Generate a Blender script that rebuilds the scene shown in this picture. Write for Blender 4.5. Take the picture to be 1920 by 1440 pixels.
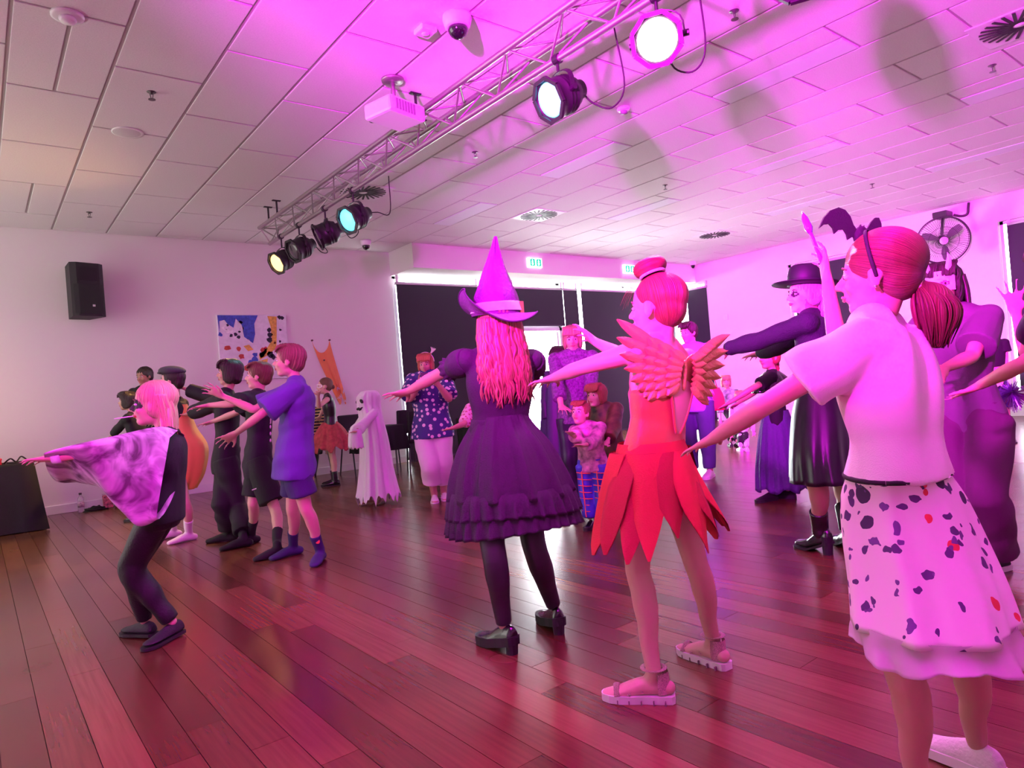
import bpy, bmesh, math, random
import numpy as np
from mathutils import Vector, Matrix
for o in list(bpy.data.objects): bpy.data.objects.remove(o)
SC = bpy.context.scene
COL = SC.collection
random.seed(7)
RNG = np.random.default_rng(5)

# ---------------------------------------------------------------- camera
F_PX, CX, CY, CAM_H = 1273.0, 960.0, 720.0, 1.105
def _n(v): return v / np.linalg.norm(v)
def _cd(px, py): return np.array([px - CX, -(py - CY), -F_PX])
_Y = _n(_cd(-46, 811)); _X = _cd(2561, 598); _X = _n(_X - _Y * np.dot(_X, _Y)); _Z = np.cross(_X, _Y)
RM = np.array([_X, _Y, _Z])
CAMP = np.array([0.0, 0.0, CAM_H])
def at(px, py, d): return CAMP + RM @ (_cd(px, py) / F_PX) * d
def camdir(r, u, t):
    """direction given as right, up, towards the viewer -> room axes"""
    v = RM @ np.array([r, u, t], float); return v / np.linalg.norm(v)
cam = bpy.data.cameras.new('camera'); cam.sensor_width = 36.0; cam.lens = F_PX / 1920 * 36
cam.clip_start = 0.05; cam.clip_end = 100
camo = bpy.data.objects.new('camera', cam); COL.objects.link(camo)
M4 = Matrix([list(RM[i]) + [CAMP[i]] for i in range(3)] + [[0, 0, 0, 1]]); camo.matrix_world = M4
SC.camera = camo
SC.view_settings.view_transform = 'Standard'; SC.view_settings.look = 'None'
SC.view_settings.gamma = 1.0; SC.view_settings.use_curve_mapping = False
SC.view_settings.exposure = 0.0

# ---------------------------------------------------------------- world and large lights
W = bpy.data.worlds.new('world'); SC.world = W; W.use_nodes = True
W.node_tree.nodes['Background'].inputs[0].default_value = (1.0, 0.955, 0.89, 1)
W.node_tree.nodes['Background'].inputs[1].default_value = 3.2
def spot(name, loc, target, energy, color, angle, blend, size):
    l = bpy.data.lights.new(name, 'SPOT'); l.energy = energy; l.color = color
    l.spot_size = math.radians(angle); l.spot_blend = blend; l.shadow_soft_size = size
    o = bpy.data.objects.new(name, l); COL.objects.link(o); o.location = loc
    o.rotation_euler = (Vector(target) - Vector(loc)).to_track_quat('-Z', 'Y').to_euler()
    return o
# the magenta wash: one disco lamp on a stand to the left of the viewer (found from the lamp shadows on the ceiling)
spot('magenta_wash_lamp', (-1.06, 0.64, 2.2), (-1.06 + .91, .64 + .18, 2.2 + .38), 7400, (0.97, 0.010, 1.0), 100, 0.9, 0.09)
spot('magenta_side_fill', (-1.25, 0.80, 2.2), (-1.25 + .60, .80 + .80, 2.2 - .20), 500, (1.0, 0.010, 0.90), 60, 1.0, 0.09)  # added unseen fill beside the wash, brightens the cape dancer and boys

# ---------------------------------------------------------------- helpers
def mat(name, col, rough=0.6, metal=0.0, bump=0.0, bscale=60.0, var=0.0, vscale=8.0, emit=None, estr=1.0, sheen=0.0, coat=0.0, alpha=1.0, trans=0.0):
    m = bpy.data.materials.new(name); m.use_nodes = True
    nt = m.node_tree; b = nt.nodes['Principled BSDF']
    b.inputs['Base Color'].default_value = (*col, 1); b.inputs['Roughness'].default_value = rough
    b.inputs['Metallic'].default_value = metal
    if sheen: b.inputs['Sheen Weight'].default_value = sheen
    if coat: b.inputs['Coat Weight'].default_value = coat; b.inputs['Coat Roughness'].default_value = 0.1
    if alpha < 1: b.inputs['Alpha'].default_value = alpha
    if trans: b.inputs['Transmission Weight'].default_value = trans
    if emit is not None:
        b.inputs['Emission Color'].default_value = (*emit, 1); b.inputs['Emission Strength'].default_value = estr
    if bump or var:
        tc = nt.nodes.new('ShaderNodeTexCoord')
    if bump:
        n = nt.nodes.new('ShaderNodeTexNoise'); n.inputs['Scale'].default_value = bscale; n.inputs['Detail'].default_value = 4
        bp = nt.nodes.new('ShaderNodeBump'); bp.inputs['Strength'].default_value = bump; bp.inputs['Distance'].default_value = 0.01
        nt.links.new(tc.outputs['Object'], n.inputs['Vector']); nt.links.new(n.outputs['Fac'], bp.inputs['Height'])
        nt.links.new(bp.outputs['Normal'], b.inputs['Normal'])
    if var:
        n2 = nt.nodes.new('ShaderNodeTexNoise'); n2.inputs['Scale'].default_value = vscale; n2.inputs['Detail'].default_value = 5
        nt.links.new(tc.outputs['Object'], n2.inputs['Vector'])
        r = nt.nodes.new('ShaderNodeValToRGB')
        r.color_ramp.elements[0].position = 0.3; r.color_ramp.elements[1].position = 0.7
        r.color_ramp.elements[0].color = (*[c * (1 - var) for c in col], 1); r.color_ramp.elements[1].color = (*[min(1, c * (1 + var)) for c in col], 1)
        nt.links.new(n2.outputs['Fac'], r.inputs['Fac']); nt.links.new(r.outputs['Color'], b.inputs['Base Color'])
    return m
MATS = {}
def M(name, *a, **k):
    if name not in MATS: MATS[name] = mat(name, *a, **k)
    return MATS[name]
def tag(o, label=None, cat=None, group=None, kind=None):
    if label: o['label'] = label
    if cat: o['category'] = cat
    if group: o['group'] = group
    if kind: o['kind'] = kind
    return o
def empty(name, loc, label=None, cat=None, group=None):
    o = bpy.data.objects.new(name, None); COL.objects.link(o); o.location = Vector([float(c) for c in loc]); o.empty_display_size = 0.1
    return tag(o, label, cat, group)
def wloc(p): return np.array(p.location) + (wloc(p.parent) if p.parent else 0) if p is not None else np.zeros(3)
def mesh_obj(name, verts, faces, m, parent=None, smooth=True, attr=None, origin=None):
    """verts in room coordinates; the object's origin sits at its parent's origin (or at origin)"""
    base = wloc(parent) if parent is not None else (np.array(origin, float) if origin is not None else np.zeros(3))
    v = np.asarray(verts, float) - base
    me = bpy.data.meshes.new(name); me.from_pydata(v.tolist(), [], [tuple(f) for f in faces])
    if smooth: me.polygons.foreach_set('use_smooth', [True] * len(me.polygons))
    if attr:
        for k, a in attr.items():
            at_ = me.attributes.new(k, 'FLOAT', 'POINT'); at_.data.foreach_set('value', np.asarray(a, np.float32))
    me.materials.append(m) if m is not None else None
    me.update()
    return link(name, me, parent, base if parent is None else None)
def link(name, me, parent=None, loc=None, rot=None, scale=None):
    o = bpy.data.objects.new(name, me); COL.objects.link(o)
    if parent is not None: o.parent = parent
    if loc is not None: o.location = Vector([float(c) for c in loc])
    if rot is not None: o.rotation_euler = rot
    if scale is not None: o.scale = scale
    return o
class Acc:
    """collects geometry in room coordinates"""
    def __init__(s): s.v = []; s.f = []; s.n = 0
    def add(s, v, f):
        v = np.asarray(v, float); s.v.append(v); k = s.n
        s.f.extend([tuple(int(i) + k for i in q) for q in f]); s.n += len(v)
    def verts(s): return np.concatenate(s.v)
    def box(s, x0, x1, y0, y1, z0, z1, bev=0.0):
        if bev:
            bm = bmesh.new(); bmesh.ops.create_cube(bm, size=1)
            for v in bm.verts: v.co = Vector((x0 + (v.co.x + .5) * (x1 - x0), y0 + (v.co.y + .5) * (y1 - y0), z0 + (v.co.z + .5) * (z1 - z0)))
            bmesh.ops.bevel(bm, geom=bm.edges[:], offset=bev, segments=2, affect='EDGES', profile=.5)
            bm.verts.ensure_lookup_table(); bm.verts.index_update()
            s.add([v.co[:] for v in bm.verts], [[v.index for v in f.verts] for f in bm.faces]); bm.free(); return s
        v = [(x, y, z) for z in (z0, z1) for y in (y0, y1) for x in (x0, x1)]
        s.add(v, [(0, 2, 3, 1), (4, 5, 7, 6), (0, 1, 5, 4), (2, 6, 7, 3), (0, 4, 6, 2), (1, 3, 7, 5)]); return s
    def obox(s, c, ax, ay, az, bev=0.0):
        """box with centre c and half-axis vectors"""
        t = Acc().box(-1, 1, -1, 1, -1, 1) if not bev else None
        if bev:
            la, lb, lc = [np.linalg.norm(a) for a in (ax, ay, az)]
            t = Acc().box(-la, la, -lb, lb, -lc, lc, bev); A = np.array([np.array(ax) / la, np.array(ay) / lb, np.array(az) / lc])
        else: A = np.array([ax, ay, az], float)
        s.add(t.verts() @ A + np.array(c), t.f); return s
    def rod(s, a, b, r, n=8, r2=None, cap=True):
        a = np.array(a, float); b = np.array(b, float); r2 = r if r2 is None else r2
        z = _n(b - a); x = np.cross(z, [0, 0, 1.0]); x = np.cross(z, [1.0, 0, 0]) if np.linalg.norm(x) < 1e-3 else x; x = _n(x); y = np.cross(z, x)
        t = np.arange(n) * 2 * math.pi / n; c = np.cos(t)[:, None] * x + np.sin(t)[:, None] * y
        v = np.concatenate([a + c * r, b + c * r2]); f = [(i, (i + 1) % n, n + (i + 1) % n, n + i) for i in range(n)]
        if cap: f += [tuple(range(n - 1, -1, -1)), tuple(range(n, 2 * n))]
        s.add(v, f); return s
    def lathe(s, c, axis, prof, n=24, x=None):
        """prof: list of (radius, distance along axis)"""
        z = _n(np.array(axis, float)); c = np.array(c, float)
        if x is None: x = np.cross(z, [0, 0, 1.0]); x = np.cross(z, [1.0, 0, 0]) if np.linalg.norm(x) < 1e-3 else x
        x = _n(np.array(x, float)); y = np.cross(z, x); t = np.arange(n) * 2 * math.pi / n
        cc = np.cos(t)[:, None] * x + np.sin(t)[:, None] * y
        v = np.concatenate([c + z * h + cc * max(r, 1e-4) for r, h in prof]); f = []
        for k in range(len(prof) - 1):
            for i in range(n): f.append((k * n + i, k * n + (i + 1) % n, (k + 1) * n + (i + 1) % n, (k + 1) * n + i))
        f += [tuple(range(n - 1, -1, -1)), tuple(range((len(prof) - 1) * n, len(prof) * n))]
        s.add(v, f); return s
    def path(s, pts, r, n=6, sub=5):
        tube(s, pts, r if isinstance(r, (list, tuple)) else [r] * len(pts), n=n, sub=sub, cap='flat'); return s
    def obj(s, name, m, parent=None, smooth=False, origin=None): return mesh_obj(name, s.verts(), s.f, m, parent, smooth, origin=origin)
def catmull(P, sub):
    P = np.asarray(P, float)
    if len(P) < 3 or sub <= 1:
        if len(P) == 2 and sub > 1:
            t = np.linspace(0, 1, sub + 1)[:, None]; return P[0] * (1 - t) + P[1] * t
        return P
    Q = np.concatenate([[2 * P[0] - P[1]], P, [2 * P[-1] - P[-2]]]); out = []
    for i in range(1, len(Q) - 2):
        for k in range(sub):
            t = k / sub; p0, p1, p2, p3 = Q[i - 1:i + 3]
            out.append(.5 * (2 * p1 + (p2 - p0) * t + (2 * p0 - 5 * p1 + 4 * p2 - p3) * t * t + (3 * p1 - p0 - 3 * p2 + p3) * t ** 3))
    out.append(P[-1]); return np.array(out)
def tube(acc, pts, rad, side=None, n=12, sub=4, cap='round'):
    """swept tube; rad entries r or (r along side, r across)"""
    R = np.array([[r, r] if np.isscalar(r) else list(r) for r in rad], float)
    C = catmull(np.concatenate([np.asarray(pts, float), R], 1), sub); P = C[:, :3]; R = np.maximum(C[:, 3:], 1e-4)
    T = np.gradient(P, axis=0); T /= np.linalg.norm(T, axis=1)[:, None] + 1e-12
    if side is None:
        side = np.cross(T[0], [0, 0, 1.0]); side = np.cross(T[0], [1.0, 0, 0]) if np.linalg.norm(side) < .05 else side
    side = np.asarray(side, float); rings = []
    t = np.arange(n) * 2 * math.pi / n; prev = side
    def ring(p, tt, rx, ry, sd):
        x = sd - tt * np.dot(sd, tt); x /= np.linalg.norm(x) + 1e-9; y = np.cross(tt, x)
        return p + np.cos(t)[:, None] * x * rx + np.sin(t)[:, None] * y * ry
    sides = []
    for i in range(len(P)):
        x = prev - T[i] * np.dot(prev, T[i]); x /= np.linalg.norm(x) + 1e-9; sides.append(x); prev = x if True else side
    L = []
    if cap == 'round':
        for a in (75, 50, 25):
            a = math.radians(a); L.append((P[0] - T[0] * min(R[0]) * math.sin(a), T[0], *(R[0] * math.cos(a)), sides[0]))
    for i in range(len(P)): L.append((P[i], T[i], R[i][0], R[i][1], sides[i]))
    if cap == 'round':
        for a in (25, 50, 75):
            a = math.radians(a); L.append((P[-1] + T[-1] * min(R[-1]) * math.sin(a), T[-1], *(R[-1] * math.cos(a)), sides[-1]))
    V = np.concatenate([ring(*l) for l in L]); f = []
    for k in range(len(L) - 1):
        for i in range(n): f.append((k * n + i, k * n + (i + 1) % n, (k + 1) * n + (i + 1) % n, (k + 1) * n + i))
    f += [tuple(range(n - 1, -1, -1)), tuple(range((len(L) - 1) * n, len(L) * n))]
    acc.add(V, f)
_us = None
def ell(acc, c, ax, ay, az, n=14, m=9):
    """ellipsoid with half-axis vectors"""
    V = []; f = []
    for j in range(1, m):
        ph = math.pi * j / m
        for i in range(n):
            t = 2 * math.pi * i / n; V.append((math.sin(ph) * math.cos(t), math.sin(ph) * math.sin(t), math.cos(ph)))
    V += [(0, 0, 1), (0, 0, -1)]; k = (m - 1) * n
    for j in range(m - 2):
        for i in range(n): f.append((j * n + i, (j + 1) * n + i, (j + 1) * n + (i + 1) % n, j * n + (i + 1) % n))
    for i in range(n): f.append((k, i, (i + 1) % n)); f.append((k + 1, (m - 2) * n + (i + 1) % n, (m - 2) * n + i))
    acc.add(np.array(V) @ np.array([ax, ay, az], float) + np.array(c, float), f)
UNIT_CYL = {}
def rod_part(name, a, b, r, m, parent, n=10):
    """a rod as its own object, sharing one unit-cylinder mesh per material"""
    k = (m.name, n)
    if k not in UNIT_CYL:
        t = Acc().rod((0, 0, 0), (0, 0, 1), 1, n); me = bpy.data.meshes.new(name); me.from_pydata(t.verts().tolist(), [], t.f); me.materials.append(m)
        me.polygons.foreach_set('use_smooth', [len(p.vertices) == 4 for p in me.polygons]); UNIT_CYL[k] = me
    o = bpy.data.objects.new(name, UNIT_CYL[k]); COL.objects.link(o); o.parent = parent
    a = np.array(a, float); b = np.array(b, float); base = wloc(parent); d = Vector(b - a)
    o.matrix_local = Matrix.Translation(Vector(a - base)) @ d.to_track_quat('Z', 'Y').to_matrix().to_4x4() @ Matrix.Diagonal((r, r, d.length, 1))
    return o
def struct(o): o['kind'] = 'structure'; return o
# ================================================================ the room
ZC, YW, XR = 3.60, 10.31, 13.2
X0, Y0 = -3.2, -3.0
wallm = M('painted_wall', (0.80, 0.77, 0.75), .75, bump=.08, bscale=140)
trimm = M('white_trim', (0.8, 0.8, 0.79), .5)
def floor_material(name, use_attr):
    m = bpy.data.materials.new(name); m.use_nodes = True; nt = m.node_tree; b = nt.nodes['Principled BSDF']
    if use_attr:
        a = nt.nodes.new('ShaderNodeAttribute'); a.attribute_name = 'tone'; tone = a.outputs['Fac']
    else:
        a = nt.nodes.new('ShaderNodeObjectInfo'); tone = a.outputs['Random']
    ramp = nt.nodes.new('ShaderNodeValToRGB'); cr = ramp.color_ramp
    cr.elements[0].position = 0; cr.elements[0].color = (.090, .037, .014, 1); cr.elements[1].position = 1; cr.elements[1].color = (.215, .100, .042, 1)
    e = cr.elements.new(.5); e.color = (.145, .063, .025, 1)
    nt.links.new(tone, ramp.inputs['Fac'])
    g = nt.nodes.new('ShaderNodeNewGeometry'); mp = nt.nodes.new('ShaderNodeMapping'); mp.inputs['Scale'].default_value = (60, 2.2, 1)
    nz = nt.nodes.new('ShaderNodeTexNoise'); nz.inputs['Scale'].default_value = 1; nz.inputs['Detail'].default_value = 6; nz.inputs['Distortion'].default_value = .15
    nt.links.new(g.outputs['Position'], mp.inputs['Vector']); nt.links.new(mp.outputs['Vector'], nz.inputs['Vector'])
    mx = nt.nodes.new('ShaderNodeMix'); mx.data_type = 'RGBA'; mx.blend_type = 'MULTIPLY'; mx.inputs['Factor'].default_value = .65
    r2 = nt.nodes.new('ShaderNodeValToRGB'); r2.color_ramp.elements[0].position = .3; r2.color_ramp.elements[0].color = (.66, .60, .57, 1); r2.color_ramp.elements[1].position = .65; r2.color_ramp.elements[1].color = (1, 1, 1, 1)
    nt.links.new(nz.outputs['Fac'], r2.inputs['Fac']); nt.links.new(ramp.outputs['Color'], mx.inputs['A']); nt.links.new(r2.outputs['Color'], mx.inputs['B'])
    nt.links.new(mx.outputs['Result'], b.inputs['Base Color'])
    n3 = nt.nodes.new('ShaderNodeTexNoise'); n3.inputs['Scale'].default_value = 2.0; n3.inputs['Detail'].default_value = 1
    nt.links.new(g.outputs['Position'], n3.inputs['Vector'])
    mr = nt.nodes.new('ShaderNodeMapRange'); mr.inputs['To Min'].default_value = .23; mr.inputs['To Max'].default_value = .29
    nt.links.new(n3.outputs['Fac'], mr.inputs['Value']); nt.links.new(mr.outputs['Result'], b.inputs['Roughness'])
    bp = nt.nodes.new('ShaderNodeBump'); bp.inputs['Strength'].default_value = .04; bp.inputs['Distance'].default_value = .002
    nt.links.new(nz.outputs['Fac'], bp.inputs['Height']); nt.links.new(bp.outputs['Normal'], b.inputs['Normal'])
    b.inputs['Specular IOR Level'].default_value = .55
    return m
floor = Acc().box(X0, XR + .2, Y0, YW + .2, -.06, -.012).obj('floor', M('floor_joint', (.03, .012, .008), .7)); struct(floor)
PW = 0.128
plank_m, plank_far = floor_material('timber_plank', False), floor_material('timber_plank_far', True)
cells = []
for i in range(int((XR - X0) / PW) + 1):
    y = Y0 - random.random() * 2
    while y < YW + .1:
        L = random.uniform(1.1, 2.6); a, b = max(y, Y0), min(y + L, YW + .1)
        if b - a > .05: cells.append((X0 + i * PW, a, b))
        y += L
def visible(x, y, z, mx=60):
    v = RM.T @ (np.array([x, y, z]) - CAMP)
    if v[2] > -.3: return None
    px, py = CX - v[0] / v[2] * F_PX, CY + v[1] / v[2] * F_PX
    return -v[2] if -mx < px < 1920 + mx and -mx < py < 1440 + mx else None
near = []
for c in cells:
    ds = [visible(c[0] + PW / 2, y, 0) for y in np.linspace(c[1], c[2], 7)]
    ds = [d for d in ds if d]
    near.append((min(ds) if ds else 99 + len(near) * 1e-4, c))
near.sort(key=lambda t: t[0])
unit = {}
for k, (d, (x, a, b)) in enumerate(near):
    if k < 300:
        key = k % 6
        if key not in unit:
            t = Acc().box(0.0012, PW - .0012, 0, 1, -.012, 0); me = bpy.data.meshes.new('plank'); me.from_pydata(t.verts().tolist(), [], t.f); me.materials.append(plank_m); unit[key] = me
        o = link('plank', unit[key], floor, (x, a + .001, random.uniform(-.0006, 0)), None, (1, b - a - .002, 1))
acc = Acc(); tones = []
for d, (x, a, b) in near[300:]:
    acc.box(x + .0012, x + PW - .0012, a + .001, b - .001, -.012, 0); tones += [random.random()] * 8
o = mesh_obj('planks', acc.verts(), acc.f, plank_far, floor, False, {'tone': tones}); o['kind'] = 'stuff'

# ceiling: grid and lay-in tiles
ceil = Acc().box(X0, XR + .2, Y0, YW + .2, ZC + .008, ZC + .12).obj('ceiling', M('ceiling_grid', (.46, .43, .42), .6)); struct(ceil)
tile_m = M('ceiling_tile', (.78, .76, .75), .85, bump=.25, bscale=220, var=.05, vscale=90)
panel_m = M('light_diffuser', (.80, .80, .86), .75)
tile_me = {}
def tile(x0, x1, y0, y1, name='tile', m=None, z=0.0):
    m = m or tile_m; w, l = round(x1 - x0, 3), round(y1 - y0, 3); key = (w, l, m.name)
    if key not in tile_me:
        t = Acc().box(.012, w - .012, .010, l - .010, 0, .02, .004); me = bpy.data.meshes.new(name); me.from_pydata(t.verts().tolist(), [], t.f); me.materials.append(m); tile_me[key] = me
    return link(name, tile_me[key], ceil, (x0, y0, ZC + z))
lights_at = [(5.6, 5.9), (5.7, 8.26), (5.5, 2.9), (8.0, 4.1), (8.0, 6.5), (10.4, 3.0), (10.4, 5.5), (7.9, 1.7)]
TX = .313
done = set()
for k in range(-5, 22):
    x0 = TX + .6 * k; x1 = min(x0 + .6, XR)
    if x1 - x0 < .05: continue
    off = 4.775 if k % 2 == 0 else 4.16
    if k == 0: off = 4.775
    for j in range(-6, 6):
        y0 = off + 1.2 * j - (1.2 if k < 1 and False else 0); y1 = min(y0 + 1.2, YW)
        if y1 - y0 < .04 or y0 < -2.5: continue
        isl = None
        for li, (lx, ly) in enumerate(lights_at):
            if x0 <= lx < x1 and y0 <= ly < y1: isl = li
        if isl is not None and isl not in done:
            done.add(isl)
            tile(x0, x0 + .3, y0, y1); tile(x0 + .3, x1, y0, y1, 'tile', panel_m, -.004)
        elif k == 0 and j in (0, 3):
            tile(x0, x0 + .3, y0, y1); tile(x0 + .3, x1, y0, y1)
        else: tile(x0, x1, y0, y1)

# walls
wl = Acc().box(X0, 5.74, YW, YW + .15, 0, ZC + .02).obj('wall_left', wallm); struct(wl)
wb = Acc()
wb.box(5.74, XR + .2, YW, YW + .15, 3.22, ZC + .02)                      # above the windows, behind the bulkhead
wf = wb.obj('wall_far', wallm); struct(wf)
bulk = Acc().box(5.72, XR, 9.52, YW + .02, 3.2, ZC + .01).obj('trim_1', wallm); struct(bulk)
# right wall with openings: corner window Y 9.05..10.25, window A Y 6.2..7.26, window B Y 2.4..3.6
wr = Acc(); zt = 3.17
for (y0, y1, z0, z1) in [(Y0, 2.0, 0, ZC), (3.62, 5.9, 0, ZC), (7.28, 9.22, 0, ZC), (9.22, YW + .15, 3.2, ZC), (2.0, 3.62, zt, ZC), (5.9, 7.28, zt, ZC), (2.0, 3.62, 0, .35), (5.9, 7.28, 0, .35), (10.2, YW + .15, 0, 3.2)]:
    wr.box(XR, XR + .15, y0, y1, z0, z1 + .02)
struct(wr.obj('wall_right', wallm))
struct(Acc().box(X0 - .15, X0, Y0, 5.4, 0, ZC + .02).obj('wall_near', wallm))     # beside and behind the viewer; daylight enters beyond it
struct(Acc().box(X0 - .15, XR + .15, Y0 - .15, Y0, 0, ZC + .02).obj('wall_behind', wallm))
for nm, (a, b) in {'baseboard_left': ((X0, YW - .018, 0), (5.74, YW + .01, .11)), 'baseboard_right': ((XR - .018, Y0, 0), (XR + .01, 9.2, .11))}.items():
    struct(Acc().box(a[0], b[0], a[1], b[1], a[2], b[2], .004).obj(nm, trimm))
# far glazing: daylit panes, frames, roller blinds, open doorway
pane_m = M('daylit_glass', (.9, .95, 1), .2, emit=(.93, .97, 1.0), estr=14.0)
door_glow = M('daylit_outdoors', (.9, .95, 1), .4, emit=(.95, .98, 1.0), estr=58.0)
frame_m = M('window_frame_paint', (.75, .75, .75), .4)
blind_m = M('blackout_blind', (.022, .020, .030), .7, bump=.1, bscale=300)
def window(name, y_or_x, a, b, z0, z1, axis, mull=(), door=None):
    """frame with a pane; axis 'x': runs along X on the far wall, 'y': along Y on the right wall"""
    d = y_or_x
    def bx(acc, a0, a1, d0, d1, c0, c1): acc.box(a0, a1, d + d0, d + d1, c0, c1) if axis == 'x' else acc.box(d + d0, d + d1, a0, a1, c0, c1)
    fr = Acc(); t = .05
    for q in ((a, a + t, z0, z1), (b - t, b, z0, z1), (a, b, z0, z0 + t), (a, b, z1 - t, z1)): bx(fr, q[0], q[1], .02, .10, q[2], q[3])
    for mx in mull: bx(fr, mx - t / 2, mx + t / 2, .02, .10, z0, z1)
    root = struct(fr.obj(name, frame_m))
    edges = [a] + list(mull) + [b]
    for i in range(len(edges) - 1):
        p = Acc(); bx(p, edges[i] + t / 2, edges[i + 1] - t / 2, .055, .065, z0 + t / 2, z1 - t / 2); o = p.obj('pane', pane_m, root)
    return root
window('window_1', YW, 5.76, 8.25, 0.02, 3.21, 'x', (7.5,))
window('window_2', YW, 9.60, 13.18, 0.02, 3.21, 'x', (11.6,))
window('window_3', YW, 8.25, 9.60, 2.28, 3.21, 'x')
window('window_4', XR, 9.24, 10.2, 0.02, 3.19, 'y')
window('window_5', XR, 5.92, 7.26, .36, zt - .01, 'y')
window('window_6', XR, 2.02, 3.60, .36, zt - .01, 'y')
# doorway: frame, an open leaf and the bright outdoors beyond
fr = Acc()
for q in ((8.25, 8.31, 0, 2.28), (9.54, 9.60, 0, 2.28), (8.25, 9.60, 2.22, 2.28)): fr.box(q[0], q[1], YW - .01, YW + .12, q[2], q[3])
dr = struct(fr.obj('door_1', frame_m))
lf = Acc(); hx, hy = 9.53, YW + .06; dx, dy = -.35, .93
for (u0, u1, z0, z1) in ((0, .1, .02, 2.2), (.9, 1, .02, 2.2), (0, 1, .02, .25), (0, 1, 2.05, 2.2), (0, 1, 1.0, 1.1)):
    u = (u0 + u1) / 2; lf.obox((hx + dx * u, hy + dy * u, (z0 + z1) / 2), (dx * (u1 - u0) / 2, dy * (u1 - u0) / 2, 0), (.02 * dy, -.02 * dx, 0), (0, 0, (z1 - z0) / 2))
lf.obj('door_leaf', frame_m, dr)
gp = Acc(); gp.box(7.2, 12.2, YW + 2.2, YW + 2.22, -.02, 3.2); struct(gp.obj('wall_outdoors', door_glow))
# ground outside
struct(Acc().box(7.0, 12.4, YW + .1, YW + 2.2, -.06, -.02).obj('floor_outdoors', M('concrete', (.6, .6, .58), .8, bump=.2)))
# blinds
def blind(x0, x1, z0, z1, axis, d, label, group=None):
    root = empty('roller_blind', ((x0 + x1) / 2, d, z0) if axis == 'x' else (d, (x0 + x1) / 2, z0), label, 'blind', group)
    a = Acc(); n = 12
    for i in range(n):
        q0, q1 = x0 + (x1 - x0) * i / n, x0 + (x1 - x0) * (i + 1) / n
        a.box(q0, q1, d, d + .006, z0 + .03, z1) if axis == 'x' else a.box(d, d + .006, q0, q1, z0 + .03, z1)
    a.obj('fabric', blind_m, root)
    for q in (x0 + .03, x1 - .03): (Acc().box(q - .02, q + .02, d, d + .04, z1 - .02, 3.205) if axis == 'x' else Acc().box(d, d + .04, q - .02, q + .02, z1 - .02, 3.205)).obj('bracket', frame_m, root)
    r = Acc(); (r.rod((x0, d + .02, z1), (x1, d + .02, z1), .03, 12) if axis == 'x' else r.rod((d + .02, x0, z1), (d + .02, x1, z1), .03, 12)); r.obj('roller', M('blind_roller', (.5, .5, .5), .5), root, True)
    w = Acc(); (w.box(x0, x1, d - .006, d + .012, z0, z0 + .03, .003) if axis == 'x' else w.box(d - .006, d + .012, x0, x1, z0, z0 + .03, .003)); w.obj('hem_bar', M('hem_bar', (.03, .03, .04), .4), root)
yb = YW - .12
blind(5.75, 7.46, .0, 3.06, 'x', yb, 'charcoal roller blind between the long white wall and the first bright gap')
blind(7.57, 8.23, .0, 3.06, 'x', yb, 'charcoal roller blind beside the open doorway, behind the pointed witch hat')
blind(9.62, 10.02, .0, 3.06, 'x', yb, 'slim charcoal roller blind between the doorway and the second bright gap')
blind(8.25, 9.60, 2.30, 3.06, 'x', yb, 'short charcoal roller blind hanging above the bright open doorway')
blind(10.13, 13.16, .0, 3.06, 'x', yb, 'wide charcoal roller blind behind the girl with gold wings')
blind(9.23, 9.78, .0, 3.06, 'y', XR - .012 - .02, 'narrow charcoal roller blind in the room corner under the bulkhead')
blind(5.93, 7.16, .4, 3.1, 'y', XR + .004, 'charcoal roller blind behind the person in the brimmed black hat')
blind(2.03, 3.50, .4, 3.1, 'y', XR + .004, 'charcoal roller blind on the wall past the big fan, with a bat cut-out')
# ================================================================ truss and stage lamps
alu = M('brushed_aluminium', (.40, .37, .36), .38, .8, bump=.05, bscale=200)
blk = M('black_enamel', (.018, .017, .018), .42)
blkr = M('black_rubber', (.012, .012, .012), .6)
CH = {'l': (3.12, 3.23), 'ul': (3.0, 3.425), 'ur': (3.24, 3.425)}
TY0, TY1 = .1, 8.72
truss = empty('lighting_truss', (3.12, TY0, 3.23), 'long silver triangular truss hung under the ceiling, carrying the stage lamps', 'truss')
for k, (x, z) in CH.items(): rod_part('chord', (x, TY0, z), (x, TY1, z), .024, alu, truss, 14)
step = .287; n = int((TY1 - TY0) / step)
for i in range(n):
    y0, y1 = TY0 + i * step, TY0 + (i + 1) * step
    for s, t in (('ul', 'l'), ('ur', 'l'), ('ul', 'ur')):
        a, b = CH[s], CH[t]
        if i % 2: a, b = b, a
        rod_part('brace', (a[0], y0, a[1]), (b[0], y1, b[1]), .0085, alu, truss, 7)
for s, t in (('ul', 'l'), ('ur', 'l'), ('ul', 'ur')):
    rod_part('brace', (CH[s][0], TY1 - .02, CH[s][1]), (CH[t][0], TY1 - .02, CH[t][1]), .0085, alu, truss, 7)
for y in (1.6, 4.75, 8.05, 8.35):
    for k in ('ul',): rod_part('hanger', (CH[k][0], y, 3.42), (CH[k][0], y, 3.602), .011, blk, truss)
    a = Acc().box(CH['ul'][0] - .05, CH['ul'][0] + .05, y - .02, y + .02, 3.59, 3.605, .003); a.obj('hanger_plate', blk, truss)

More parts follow.
